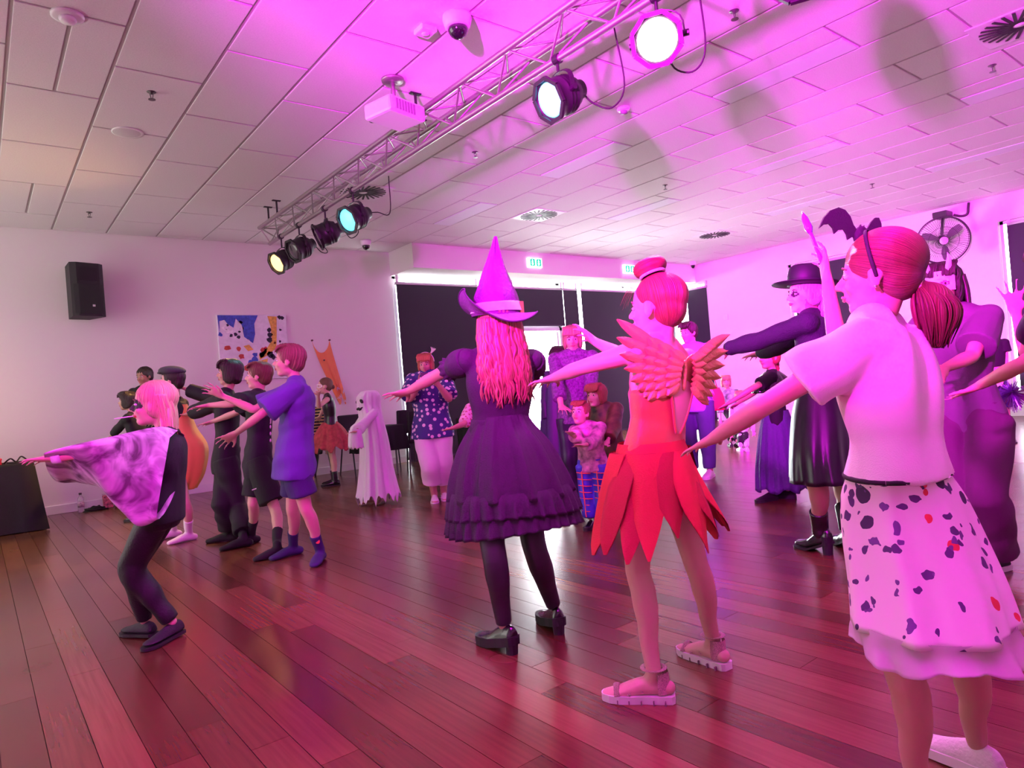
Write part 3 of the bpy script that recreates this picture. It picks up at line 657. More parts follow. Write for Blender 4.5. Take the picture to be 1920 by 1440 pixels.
chair(4.55, 9.55, 0.0, 'black stacking chair behind the white ghost')
t = cloth_table(4.25, 4.9, 8.8, 9.25, .72, 'small black-clothed table behind the ghost', .36, .03)
fl_ = empty('drink_flask', (4.4, 8.98, .72), 'pale pink drink flask with black lid on the small table', 'flask')
Acc().lathe((4.4, 8.98, .72), (0, 0, 1), [(.05, 0), (.055, .01), (.055, .2), (.045, .22)], 18).obj('flask_body', M('flask_pink', (.8, .6, .65), .35), fl_, True)
Acc().lathe((4.4, 8.98, .94), (0, 0, 1), [(.046, 0), (.046, .05), (.02, .06), (.02, .09), (0, .092)], 14).obj('lid', blk, fl_, True)
bp = empty('backpack', (4.25, 8.55, 0), 'black backpack slumped on the floor between masked girl and ghost', 'bag')
a = Acc(); ell(a, (4.25, 8.6, .2), (.17, 0, 0), (0, .12, 0), (0, 0, .21)); a.obj('sack', cloth_k, bp, True)
a = Acc(); ell(a, (4.22, 8.49, .15), (.12, 0, 0), (0, .06, 0), (0, 0, .11)); a.obj('pocket', cloth_k, bp, True)
Acc().path([(4.2, 8.55, .36), (4.16, 8.45, .45), (4.3, 8.45, .46), (4.32, 8.55, .36)], .012).obj('handle_strap', blkr, bp, True)
t = cloth_table(5.5, 6.3, 7.75, 8.3, .74, 'black-clothed table behind the woman in the spotted blouse', .70)
sw = empty('straw_basket', (5.85, 7.98, .74), 'straw basket on the table behind the spotted blouse', 'basket')
Acc().lathe((5.85, 7.98, .74), (0, 0, 1), [(.14, 0), (.18, .06), (.19, .10), (.17, .105), (.13, .03)], 26).obj('bowl', M('straw', (.55, .40, .22), .8, bump=.6, bscale=120, var=.3, vscale=80), sw, True)
a = Acc(); lump(a, (5.85, 7.98, .80), .16, .16, .10, 4); a.obj('filling', M('straw_loose', (.62, .45, .28), .9, bump=.6, bscale=150, var=.4, vscale=60), sw, True)
# ================================================================ people: the figure builder
def remesh(acc, voxel, smooth=2, wr=0.0, wfreq=14.0, seed=1):
    me = bpy.data.meshes.new('tmp'); me.from_pydata(acc.verts().tolist(), [], acc.f); me.update()
    o = bpy.data.objects.new('tmp', me); COL.objects.link(o)
    md = o.modifiers.new('r', 'REMESH'); md.mode = 'VOXEL'; md.voxel_size = voxel; md.adaptivity = 0
    dg = bpy.context.evaluated_depsgraph_get(); ev = o.evaluated_get(dg); m2 = ev.to_mesh()
    nv = len(m2.vertices); V = np.empty(nv * 3); m2.vertices.foreach_get('co', V); V = V.reshape(-1, 3)
    nl = len(m2.loops); li = np.empty(nl, np.int32); m2.loops.foreach_get('vertex_index', li)
    npol = len(m2.polygons); ls_ = np.empty(npol, np.int32); lt = np.empty(npol, np.int32)
    m2.polygons.foreach_get('loop_start', ls_); m2.polygons.foreach_get('loop_total', lt)
    ed = np.empty(len(m2.edges) * 2, np.int32); m2.edges.foreach_get('vertices', ed); ed = ed.reshape(-1, 2)
    ev.to_mesh_clear(); bpy.data.objects.remove(o); bpy.data.meshes.remove(me)
    deg = np.bincount(ed.ravel(), minlength=nv).astype(float)[:, None] + 1e-9
    def lap(V):
        s = np.empty_like(V)
        for k in range(3): s[:, k] = np.bincount(ed[:, 0], V[ed[:, 1], k], nv) + np.bincount(ed[:, 1], V[ed[:, 0], k], nv)
        return s / deg
    for i in range(smooth):
        V = V + .55 * (lap(V) - V); V = V - .25 * (lap(V) - V) if i < smooth - 1 else V
    F = [tuple(li[a:a + b]) for a, b in zip(ls_, lt)]
    if wr:
        tri = li[ls_[:, None] + np.array([0, 1, 2])]; fn = np.cross(V[tri[:, 1]] - V[tri[:, 0]], V[tri[:, 2]] - V[tri[:, 0]])
        N = np.zeros_like(V)
        for k in range(3):
            for c in range(3): N[:, c] += np.bincount(tri[:, k], fn[:, c], nv)
        N /= np.linalg.norm(N, axis=1)[:, None] + 1e-12
        r = np.random.default_rng(seed); h = np.zeros(nv)
        for k in range(7):
            d = r.normal(size=3); d /= np.linalg.norm(d); w = wfreq * (.5 + 1.6 * r.random()); ph = r.random() * 6.28
            q = V @ d; q2 = V @ _n(r.normal(size=3))
            h += np.sin(q * w * 2 + ph + 1.7 * np.sin(q2 * w * .6 + ph)) * (.6 if k > 3 else 1)
        V = V + N * (wr * h / 3.2)[:, None]
    return V, F
def solve_ray(parent, px, py, L, sgn):
    r = RM @ (_cd(px, py) / F_PX); o = CAMP - parent
    a, b, c = r @ r, 2 * r @ o, o @ o - L * L; disc = b * b - 4 * a * c
    t = -b / (2 * a) + (sgn * math.sqrt(disc) / (2 * a) if disc > 0 else 0)
    return CAMP + r * t
def on_floor(px, py, z):
    r = RM @ (_cd(px, py) / F_PX); return CAMP + r * ((z - CAM_H) / r[2])
def skeleton(H, D, pel, nb, fwd, head, face, la=None, ra=None, ll=None, rl=None, k=.9, hk=.145, sw=None, hw=None, ankz=.075, up=(0, 0, 1)):
    S = {'H': H, 'k': k * H / 1.6}
    S['pel'] = at(pel[0], pel[1], D + (pel[2] if len(pel) > 2 else 0)); S['nb'] = at(nb[0], nb[1], D + (nb[2] if len(nb) > 2 else 0))
    ax = _n(S['nb'] - S['pel']); f = camdir(*fwd); f = _n(f - ax * (f @ ax)); S['f'] = f; S['l'] = np.cross(ax, f); S['ax'] = ax
    sw = (sw or .098) * H; hw = (hw or .056) * H; S['sw'] = sw
    S['sl'] = S['nb'] + S['l'] * sw - ax * .012 * H; S['sr'] = S['nb'] - S['l'] * sw - ax * .012 * H
    lh = _n(np.array([S['l'][0], S['l'][1], 0])); S['hl'] = S['pel'] + lh * hw; S['hr'] = S['pel'] - lh * hw
    S['fh'] = _n(np.array([f[0], f[1], 0])); S['lh'] = lh
    S['head'] = at(head[0], head[1], D + (head[2] if len(head) > 2 else 0)); S['hh'] = hk * H
    F = camdir(*face); U = np.array(up, float); U = _n(U - F * (U @ F)); S['hF'] = F; S['hU'] = U; S['hL'] = np.cross(U, F)
    for s, a in (('l', la), ('r', ra)):
        sh = S['s' + s]; sd = S['l'] * (1 if s == 'l' else -1)
        if a is None:
            S['e' + s] = sh + np.array([0, 0, -.17 * H]) + sd * .03 * H - f * .01 * H; S['w' + s] = S['e' + s] + np.array([0, 0, -.145 * H]) + f * .03 * H + sd * .005 * H
            S['t' + s] = S['w' + s] + np.array([0, 0, -.10 * H]) + f * .02 * H
        else:
            e, w, t = a[:3]
            S['e' + s] = solve_ray(sh, e[0], e[1], .178 * H, e[2]); S['w' + s] = solve_ray(S['e' + s], w[0], w[1], .146 * H, w[2]); S['t' + s] = solve_ray(S['w' + s], t[0], t[1], .105 * H, t[2])
            if len(a) > 3: S['hand' + s] = a[3]
    for s, a in (('l', ll), ('r', rl)):
        hp = S['h' + s]
        if a is None:
            S['a' + s] = np.array([hp[0], hp[1], ankz]); S['k' + s] = (hp + S['a' + s]) / 2 + S['fh'] * .01; S['o' + s] = S['a' + s] + S['fh'] * .1 * H; S['o' + s][2] = .02
            continue
        kn, an, to = a[:3]; az = a[3] if len(a) > 3 else ankz
        A = on_floor(an[0], an[1], az); S['a' + s] = A
        O = on_floor(to[0], to[1], .02 + max(0, az - ankz)); d = O - A; d[2] = 0; S['o' + s] = A + _n(d) * .105 * H; S['o' + s][2] = .02 + max(0, az - ankz) * .3
        r = RM @ (_cd(kn[0], kn[1]) / F_PX); Lt, Ls = .245 * H, .232 * H
        if len(kn) > 2: ts = np.linspace(D - .5, D + .5, 201)
        else: ts = np.linspace(D - .45, D + .45, 181)
        P = CAMP + r[None] * ts[:, None]; c1 = (np.linalg.norm(P - hp, axis=1) - Lt) ** 2 + (np.linalg.norm(P - A, axis=1) - Ls) ** 2
        S['k' + s] = P[int(np.argmin(c1))]
    S['base'] = np.array([(S['al'][0] + S['ar'][0]) / 2, (S['al'][1] + S['ar'][1]) / 2, 0])
    return S
def hand_prims(acc, S, s, opt):
    k = S['H'] / 1.6; w, t = S['w' + s], S['t' + s]; d = _n(t - w); L = .105 * S['H']
    n = camdir(*opt.get('palm', (0, -1, 0.2))); n = n - d * (n @ d); n = _n(n) if np.linalg.norm(n) > .05 else _n(np.cross(d, S['l']))
    th = np.cross(d, n) * (1 if s == 'r' else -1); sp, cu = opt.get('spread', .12) * .7 + .22, opt.get('curl', .25); kk = max(k, .72)
    pts = [w, w + d * L * .22, w + d * L * .50]
    tube(acc, pts, [(.024 * kk, .019 * kk), (.034 * kk, .016 * kk), (.038 * kk, .012 * kk)], th, 12, 3)
    for i, (off, ln) in enumerate(((.031, .46), (.0105, .52), (-.0105, .49), (-.030, .40))):
        b = w + d * L * .46 + th * off * kk; dd = _n(d + th * sp * (1.5 - i) * .7)
        p1 = b + dd * L * ln * .45; d2 = _n(dd + n * cu); p2 = p1 + d2 * L * ln * .32; d3 = _n(dd + n * cu * 2.2); p3 = p2 + d3 * L * ln * .25
        tube(acc, [b, p1, p2, p3], [.0082 * kk, .0074 * kk, .0068 * kk, .0056 * kk], None, 8, 2)
    b = w + d * L * .16 + th * .022 * kk; d1 = _n(d * .75 + th * opt.get('thumb', .8) + n * .25); p1 = b + d1 * L * .28; d2 = _n(d * .9 + th * opt.get('thumb', .8) * .6 + n * .2)
    tube(acc, [b, p1, p1 + d2 * L * .22], [.0125 * kk, .0105 * kk, .0078 * kk], None, 8, 2)
def head_prims(acc, S):
    c, h, F, L, U = S['head'], S['hh'], S['hF'], S['hL'], S['hU']
    q = lambda a, b, u: c + h * (a * F + b * L + u * U)
    e = lambda p, ra, rb, rc, n=18, m=12: ell(acc, q(*p), h * ra * F, h * rb * L, h * rc * U, n, m)
    e((-.06, 0, .12), .42, .345, .385); e((.09, 0, -.10), .265, .265, .36); e((.20, 0, -.385), .135, .15, .10)
    e((.02, 0, -.30), .26, .235, .17)                        # jaw
    e((.285, 0, .075), .085, .22, .055)                      # brow
    for s in (-1, 1):
        e((.235, s * .16, -.13), .10, .095, .09)            # cheek
        e((-.03, s * .350, -.05), .085, .03, .135, 12, 8)    # ear
        e((.0, s * .338, -.13), .045, .03, .06, 8, 6)
    tube(acc, [q(.33, 0, .06), q(.385, 0, -.03), q(.445, 0, -.115)], [h * .035, h * .042, h * .05], L, 10, 3)
    for s in (-1, 1): e((.385, s * .055, -.135), .05, .04, .035, 8, 6)
    e((.335, 0, -.225), .055, .11, .028, 12, 8); e((.325, 0, -.275), .055, .095, .03, 12, 8)
    nb = S['nb']; hb = q(-.12, 0, -.2)
    tube(acc, [nb - S['ax'] * .05 * S['H'], nb + S['ax'] * .01, (nb * .35 + hb * .65), hb], [(.068 * S['k'], .058 * S['k']), (.056 * S['k'], .052 * S['k']), .047 * S['k'], .05 * S['k']], S['l'], 14, 4)
def limb_arm(S, s, g=0.0, flare=0.0, t0=0.0, t1=2.0):
    """points and radii along an arm, t in 0..2 (elbow at 1)"""
    k = S['k']; sh, e, w = S['s' + s], S['e' + s], S['w' + s]; ts = np.linspace(t0, t1, max(3, int((t1 - t0) * 6) + 1))
    prof = [(0, .047), (.25, .045), (.6, .039), (1.0, .034), (1.3, .036), (1.65, .029), (2.0, .0235)]
    P = [sh + (e - sh) * t if t <= 1 else e + (w - e) * (t - 1) for t in ts]
    R = [np.interp(t, [a for a, b in prof], [b for a, b in prof]) * k + g + flare * (t - t0) / max(.01, t1 - t0) for t in ts]
    return P, R
def limb_leg(S, s, g=0.0, flare=0.0, t0=0.0, t1=2.0):
    k = S['k']; h, e, w = S['h' + s], S['k' + s], S['a' + s]; ts = np.linspace(t0, t1, max(3, int((t1 - t0) * 6) + 1))
    prof = [(0, .083), (.3, .076), (.7, .060), (1.0, .052), (1.3, .053), (1.6, .041), (2.0, .031)]
    P = [h + (e - h) * t if t <= 1 else e + (w - e) * (t - 1) for t in ts]
    back = -S['fh'] * .012 * k
    P = [p + back * (1 if 1.1 < t < 1.6 else 0) for p, t in zip(P, ts)]
    R = [np.interp(t, [a for a, b in prof], [b for a, b in prof]) * k + g + flare * (t - t0) / max(.01, t1 - t0) for t in ts]
    return P, R
def torso_prims(acc, S, g=0.0, a=-.14, b=1.0, wide=1.0, deep=1.0, flare=0.0, belly=0.0):
    """a, b: fractions from pelvis (0) to shoulder line (1)"""
    k = S['k']; p, n = S['pel'], S['nb']; sw, hw = S['sw'], np.linalg.norm(S['hl'] - S['hr']) / 2
    prof = [(-.3, hw + .05 * k, .085 * k), (-.12, hw + .066 * k, .100 * k), (.05, hw + .062 * k, .098 * k), (.4, sw * .80, .082 * k), (.7, sw * .98, .098 * k), (.88, sw * .98, .092 * k), (1.0, sw * .80, .070 * k), (1.07, sw * .40, .05 * k)]
    ts = np.linspace(a, b, 11); P = [p + (n - p) * t - S['f'] * .012 * k * math.sin(max(0, min(1, t)) * 3.1) for t in ts]
    X = [q[0] for q in prof]; R = []
    for t in ts:
        fl = flare * max(0, (.4 - t) / (.4 - a)) if a < .4 else 0
        R.append((np.interp(t, X, [q[1] for q in prof]) * wide + g + fl, np.interp(t, X, [q[2] for q in prof]) * deep + g + fl + belly * math.exp(-((t - .3) / .3) ** 2)))
    tube(acc, P, R, S['l'], 20, 2, 'flat' if True else 'round')
def foot_prims(acc, S, s, g=0.0):
    A, O = S['a' + s], S['o' + s]; k = S['k'] / max(.6, 1); d = O - A; dz = A[2]; d[2] = 0; d = _n(d); z0 = min(O[2] - .02, 0.0 + O[2] - .02)
    L = .152 * S['H']; hz = max(0.0, A[2] - .075); heel = np.array([A[0], A[1], .028 + hz]) - d * L * .20; ball = np.array([A[0], A[1], .024 + hz * .3]) + d * L * .52; toe = np.array([A[0], A[1], .017 + hz * .25]) + d * L * .76
    sd = np.cross(d, [0, 0, 1.0]); kk = S['H'] / 1.6
    tube(acc, [heel, heel * .5 + ball * .5 + np.array([0, 0, .012]), ball, toe], [(.028 * kk + g, .027 * kk + g), (.033 * kk + g, .033 * kk + g), (.040 * kk + g, .022 * kk + g), (.030 * kk + g, .014 * kk + g)], sd, 12, 4)
    tube(acc, [A + np.array([0, 0, .02]), A, heel * .6 + ball * .4 + np.array([0, 0, .012])], [.032 * S['k'] + g, .034 * S['k'] + g, .030 * kk + g], None, 10, 3)
def skin_mat(name, col):
    return M(name, col, .5, bump=.04, bscale=300)
SKIN = skin_mat('skin', (.52, .29, .21)); SKIN_P = skin_mat('skin_pale', (.62, .38, .29)); SKIN_T = skin_mat('skin_tan', (.38, .21, .14))
def person(S, label, voxel=.006, skin=None, feet='bare', legs=True, group=None, paint=None):
    root = empty('person', S['base'], label, 'person', group); S['root'] = root; S['vox'] = voxel
    a = Acc(); torso_prims(a, S, -.004, -.12, 1.02)
    ell(a, S['sl'], S['l'] * .05 * S['k'], S['f'] * .05 * S['k'], S['ax'] * .05 * S['k']); ell(a, S['sr'], S['l'] * .05 * S['k'], S['f'] * .05 * S['k'], S['ax'] * .05 * S['k'])
    tube(a, [S['sl'] - S['ax'] * .02, S['nb'] + S['ax'] * .018 * S['H'], S['sr'] - S['ax'] * .02], [.036 * S['k'], .05 * S['k'], .036 * S['k']], S['f'], 12, 4)
    head_prims(a, S)
    for s in 'lr':
        P, R = limb_arm(S, s); tube(a, P, R, None, 12, 2); hand_prims(a, S, s, S.get('hand' + s, {}))
        if legs:
            P, R = limb_leg(S, s); tube(a, P, R, S['lh'], 14, 2)
            if feet in ('bare', 'sock'): foot_prims(a, S, s)
    V, F = remesh(a, voxel, 2)
    o = mesh_obj('body', V, F, skin or SKIN, root); S['body'] = o
    if paint:
        me = o.data; c, h = S['head'], S['hh']; D_ = (V - c) / h; lf, ll_, lu = D_ @ S['hF'], D_ @ S['hL'], D_ @ S['hU']
        for fn, m in paint:
            me.materials.append(m); idx = len(me.materials) - 1; msk = fn(lf, ll_, lu)
            fm_ = np.array([msk[list(f)].mean() > .5 for f in F]); cur = np.empty(len(F), np.int32); me.polygons.foreach_get('material_index', cur); cur[fm_] = idx; me.polygons.foreach_set('material_index', cur)
        me.update()
    face_parts(S, root)
    return root
EYE_W = M('eye_white', (.75, .72, .70), .25); EYE_D = M('eye_iris', (.05, .03, .02), .15); LIP = M('lips', (.48, .17, .15), .4); BROW = M('brows', (.12, .07, .04), .8)
def face_parts(S, root, brow=None):
    c, h, F, L, U = S['head'], S['hh'], S['hF'], S['hL'], S['hU']; q = lambda a, b, u: c + h * (a * F + b * L + u * U)
    for s in (-1, 1):
        a = Acc(); ell(a, q(.305, s * .125, .0), h * .05 * F, h * .062 * L, h * .032 * U, 12, 8); e = mesh_obj('eye', a.verts(), a.f, EYE_W, root)
        a = Acc(); ell(a, q(.345, s * .125, .0), h * .018 * F, h * .028 * L, h * .028 * U, 10, 6); mesh_obj('iris', a.verts(), a.f, EYE_D, e)
        a = Acc(); tube(a, [q(.345, s * .05, .085), q(.355, s * .13, .11), q(.30, s * .21, .08)], [h * .012, h * .016, h * .008], U, 6, 3); mesh_obj('eyebrow', a.verts(), a.f, BROW, root)
    a = Acc(); tube(a, [q(.352, -.09, -.25), q(.388, -.03, -.238), q(.388, .03, -.238), q(.352, .09, -.25)], [h * .008, h * .02, h * .02, h * .008], U, 8, 3); tube(a, [q(.35, -.085, -.255), q(.38, 0, -.275), q(.35, .085, -.255)], [h * .008, h * .023, h * .008], U, 8, 4); mesh_obj('mouth', a.verts(), a.f, LIP, root)
def garment(S, name, acc, m, voxel=None, wr=.004, wf=14, smooth=3, parent=None, seed=1):
    V, F = remesh(acc, voxel or max(.009, S['vox']), smooth, wr, wf, seed); return mesh_obj(name, V, F, m, parent or S['root'])
def shirt(S, m, sleeve=.55, low=-.12, g=.012, flare=.01, sflare=.014, name='shirt', wr=.004, wide=1.0, deep=1.0, neck=True, belly=0.0, seed=1, voxel=None, sides='lr'):
    a = Acc(); torso_prims(a, S, g, low, 1.0, wide, deep, flare, belly)
    tube(a, [S['sl'] - S['ax'] * .012, S['nb'] + S['ax'] * .010 * S['H'], S['sr'] - S['ax'] * .012], [.040 * S['k'] + g, .05 * S['k'] + g, .040 * S['k'] + g], S['f'], 14, 4)
    for s in sides:
        if sleeve > 0:
            P, R = limb_arm(S, s, g, sflare, -.02, sleeve); tube(a, P, R, None, 14, 2, 'flat')
        ell(a, S['s' + s], S['l'] * (.05 * S['k'] + g), S['f'] * (.05 * S['k'] + g), S['ax'] * (.05 * S['k'] + g))
    return garment(S, name, a, m, voxel, wr, seed=seed)
def trousers(S, m, leg=1.9, g=.014, flare=.01, name='trousers', top=.18, wr=.005, t0=.0, seed=2, voxel=None):
    a = Acc(); torso_prims(a, S, g * .8, -.22, top)
    for s in 'lr':
        P, R = limb_leg(S, s, g, flare, t0, leg); tube(a, P, R, S['lh'], 16, 2, 'flat')
    return garment(S, name, a, m, voxel, wr, seed=seed)
def stocking(S, m, t0, t1, g=.004, name='sock', foot=True, wr=0.0):
    for s in 'lr':
        a = Acc(); P, R = limb_leg(S, s, g, 0, t0, t1); tube(a, P, R, S['lh'], 14, 2, 'flat')
        if foot: foot_prims(a, S, s, g)
        garment(S, name, a, m, max(.006, S['vox']), wr, smooth=2)
def shoe(S, s, m_up, m_sole, style='sneaker', heel=0.0, name='shoe'):
    A, O = S['a' + s], S['o' + s]; d = O - A; hz = max(0.0, A[2] - .075 - heel); d[2] = 0; d = _n(d); sd = np.cross(d, [0, 0, 1.0]); kk = S['H'] / 1.6; L = .165 * S['H']
    base = np.array([A[0], A[1], 0]) - d * L * .26
    prof = [(0, .022, .06), (.06, .031, .078), (.2, .034, .085), (.4, .035, .078), (.58, .040, .062), (.75, .043, .05), (.9, .036, .042), (.98, .018, .03)]
    lift = lambda t: heel * max(0, 1 - t * 1.7) + hz * max(.15, 1 - t * 1.05)
    a = Acc(); V = []; n = 14
    for t, w, h in prof:
        for i in range(n):
            th = 2 * math.pi * i / n; x = math.cos(th); z = math.sin(th); z = z if z > 0 else z * .35
            hh = h * kk * (.9 if style == 'flat' else 1); V.append(base + d * L * t + sd * x * w * kk * (1 - .25 * max(0, z) ** 2) + np.array([0, 0, .022 + lift(t) + .35 * .3 * hh + z * (hh - .02)]))
    a.add(V, [(k * n + i, k * n + (i + 1) % n, (k + 1) * n + (i + 1) % n, (k + 1) * n + i) for k in range(len(prof) - 1) for i in range(n)] + [tuple(range(n - 1, -1, -1)), tuple(range((len(prof) - 1) * n, len(prof) * n))])
    if style == 'boot':
        up = _n(S['k' + s] - A); tube(a, [A - np.array([0, 0, .03]), A + up * .03, A + up * .13 * kk], [.044 * kk, .046 * kk, .050 * kk], sd, 14, 3, 'flat')
    up_o = garment(S, name, a, m_up, .006, 0, smooth=2)
    b = Acc(); V = []; th_ = {'platform': .038, 'sneaker': .026, 'sandal': .028, 'flat': .014, 'boot': .012}.get(style, .02)
    pr = [(-.01, .022), (.03, .033), (.2, .037), (.4, .037), (.58, .043), (.75, .046), (.9, .040), (1.0, .022), (1.02, .008)]
    for t, w in pr:
        z0 = lift(t)
        for x, z in ((-w, z0), (w, z0), (w * 1.02, z0 + th_), (-w * 1.02, z0 + th_)): V.append(base + d * L * t + sd * x * kk + np.array([0, 0, z + .001]))
    b.add(V, [(k * 4 + i, k * 4 + (i + 1) % 4, (k + 1) * 4 + (i + 1) % 4, (k + 1) * 4 + i) for k in range(len(pr) - 1) for i in range(4)] + [(3, 2, 1, 0), tuple(range((len(pr) - 1) * 4, len(pr) * 4))])
    if heel > .02 or style == 'platform':
        hc = base + d * L * .10; hh = heel + .03; b.lathe(hc + np.array([0, 0, .0]), (0, 0, 1), [(.026 * kk, 0), (.028 * kk, hh * .5), (.034 * kk, hh + .01)], 12)
    mesh_obj('sole', b.verts(), b.f, m_sole, up_o, False)
    return up_o
def shoes(S, m_up, m_sole, style='sneaker', heel=0.0, name='shoe'):
    for s in 'lr': shoe(S, s, m_up, m_sole, style, heel, name)
def ring_cloth(S, name, rings, m, n=96, ply=9, amp=.0, fine=0, hem=None, parent=None, side=None, fwd=None, thick=.003, phase=0.0, taper=1.3):
    """rings: (centre, r side, r fwd); folds grow towards the hem; hem(angle)-> extra drop"""
    sd = S['lh'] if side is None else side; fw = S['fh'] if fwd is None else fwd
    C = catmull(np.array([list(c) + [a, b] for c, a, b in rings]), 6); V = []; m_ = len(C)
    for j, q in enumerate(C):
        u = j / (m_ - 1)
        for i in range(n):
            t = 2 * math.pi * i / n; w = amp * u ** taper * (math.sin(ply * t + phase + .6 * math.sin(3 * t)) + .35 * math.sin((2 * ply + 1) * t + 1.3)) + fine * math.sin(ply * 4 * t)
            p = q[:3] + sd * math.cos(t) * (q[3] + w) + fw * math.sin(t) * (q[4] + w)
            if hem is not None: p = p - np.array([0, 0, 1.0]) * hem(t) * u ** 3
            V.append(p)
    V = np.array(V); F = [(j * n + i, j * n + (i + 1) % n, (j + 1) * n + (i + 1) % n, (j + 1) * n + i) for j in range(m_ - 1) for i in range(n)]
    cen = np.repeat(C[:, :3], n, 0); I = V + (cen - V) / (np.linalg.norm(cen - V, axis=1)[:, None] + 1e-9) * thick; k = len(V)
    F2 = F + [tuple(k + i for i in f[::-1]) for f in F] + [((m_ - 1) * n + i, (m_ - 1) * n + (i + 1) % n, k + (m_ - 1) * n + (i + 1) % n, k + (m_ - 1) * n + i) for i in range(n)]
    return mesh_obj(name, np.concatenate([V, I]), F2, m, parent or S['root'])
def leg_at(S, s, z):
    """point on the leg axis at height z, with the leg radius there"""
    P, R = limb_leg(S, s, 0, 0, 0, 2); P = np.array(P); i = int(np.argmin(np.abs(P[:, 2] - z))); return P[i], R[i]
def skirt_rings(S, top, drops, rads, pad=.034, blend=.15, shift=(0, 0, 0)):
    """rings of a skirt that hang around both thighs"""
    out = [(top, rads[0][0], rads[0][1])]; sh = np.array(shift, float)
    for i, (d, (ra, rb)) in enumerate(zip(drops, rads[1:])):
        c = top - UPZ * d; (pl, r1), (pr, r2) = leg_at(S, 'l', c[2]), leg_at(S, 'r', c[2]); w = min(1.0, d / blend); m_ = (pl + pr) / 2; cc = np.array([top[0] + (m_[0] - top[0]) * w, top[1] + (m_[1] - top[1]) * w, c[2]]) + sh * d
        for p_, r_ in ((pl, r1), (pr, r2)):
            dv = (p_ - cc) * [1, 1, 0]; ra = max(ra, abs(dv @ S['lh']) + r_ + pad) if w >= 1 else ra; rb = max(rb, abs(dv @ S['fh']) + r_ + pad) if w >= 1 else rb
        out.append((cc, ra, rb))
    return out
UPZ = np.array([0, 0, 1.0])
# ---- hair
def hair_mat(name, dark, light, scale=30.0):
    if name in MATS: return MATS[name]
    m = bpy.data.materials.new(name); m.use_nodes = True; nt = m.node_tree; b = nt.nodes['Principled BSDF']; b.inputs['Roughness'].default_value = .42
    at_ = nt.nodes.new('ShaderNodeAttribute'); at_.attribute_name = 'strand'
    nz = nt.nodes.new('ShaderNodeTexNoise'); nz.noise_dimensions = '1D'; nz.inputs['Scale'].default_value = scale; nz.inputs['Detail'].default_value = 4
    nt.links.new(at_.outputs['Fac'], nz.inputs['W'])
    r = nt.nodes.new('ShaderNodeValToRGB'); r.color_ramp.elements[0].position = .32; r.color_ramp.elements[1].position = .68; r.color_ramp.elements[0].color = (*dark, 1); r.color_ramp.elements[1].color = (*light, 1)
    nt.links.new(nz.outputs['Fac'], r.inputs['Fac']); nt.links.new(r.outputs['Color'], b.inputs['Base Color'])
    bp = nt.nodes.new('ShaderNodeBump'); bp.inputs['Strength'].default_value = .9; bp.inputs['Distance'].default_value = .006
    nt.links.new(nz.outputs['Fac'], bp.inputs['Height']); nt.links.new(bp.outputs['Normal'], b.inputs['Normal'])
    MATS[name] = m; return m
def strand_of(S, V, axis=None):
    c, h = S['head'], S['hh']; ax = S['hU'] if axis is None else axis; q = (V - (c + S['hU'] * h * .1)) / h
    return np.arctan2(q @ S['hL'], q @ np.cross(ax, S['hL'])) + .25 * (q @ ax)
def hair_cap(S, m, kind='short', vol=1.0, parent=None, voxel=None, sleek=False, name='hair', axis=None):
    c, h, F, L, U = S['head'], S['hh'], S['hF'], S['hL'], S['hU']; q = lambda a, b, u: c + h * (a * F + b * L + u * U); a = Acc()
    e = lambda p, ra, rb, rc: ell(a, q(*p), h * ra * F, h * rb * L, h * rc * U, 20, 14)
    v = vol
    e((-.105, 0, .165), .43 * v, .375 * v, .375 * v)
    if kind in ('short', 'bob', 'long', 'sleek', 'crop'): e((-.22, 0, -.02), .27 * v, .325 * v, .33)
    if kind == 'short':
        for s in (-1, 1): e((-.05, s * .27, .10), .24, .11, .22)
        for i in range(7):
            b = (i - 3) * .085; tube(a, [q(.02, b, .50), q(.26, b * 1.05, .42), q(.37, b * 1.1, .24 + .03 * (i % 2))], [h * .05, h * .055, h * .022], U, 8, 3)
    if kind == 'bob':
        for s in (-1, 1): e((-.06, s * .30, -.08), .26, .10, .36); e((.08, s * .27, .2), .2, .12, .2)
        e((-.24, 0, -.22), .22, .31, .22)
        for i in range(9):
            b = (i - 4) * .075; tube(a, [q(.05, b, .50), q(.30, b * 1.05, .40), q(.385, b * 1.1, .16)], [h * .05, h * .055, h * .025], U, 8, 3)
    if kind == 'long':
        for s in (-1, 1): e((-.12, s * .27, .02), .24, .11, .34)
    if kind == 'crop':
        for s in (-1, 1): e((-.08, s * .28, .06), .22, .09, .2)
    V, Fc = remesh(a, voxel or max(.006, S['vox']), 2)
    st = strand_of(S, V, axis); 
    if not sleek:
        d = V - (c + U * h * .1); d /= np.linalg.norm(d, axis=1)[:, None]; V = V + d * (h * .012 * np.sin(st * 34 + 2 * np.sin(st * 5)))[:, None]
    return mesh_obj(name, V, Fc, m, parent or S['root'], True, {'strand': st})
def locks(S, m, roots, name='locks', parent=None, n=6, sub=5):
    """roots: list of (points, radii)"""
    a = Acc(); st = []
    for P, R in roots:
        k0 = a.n; tube(a, P, R, None, n, sub, 'flat'); cnt = a.n - k0; base = random.random() * 50
        st += [base + (i % n) * .02 for i in range(cnt)]
    return mesh_obj(name, a.verts(), a.f, m, parent or S['root'], True, {'strand': st})
# ================================================================ people: foreground
def fabric(name, col=None, rough=.8, bump=.25, bscale=260, **k): return M(name, col, rough, bump=bump, bscale=bscale, **k)
black_cl = fabric('black_cotton', (.007, .0065, .008)); black_lt = M('black_leather', (.012, .011, .012), .22, coat=.5)
sole_b = M('black_sole', (.015, .015, .015), .6); sole_w = M('white_sole', (.75, .72, .70), .5)
UPZ = np.array([0, 0, 1.0])

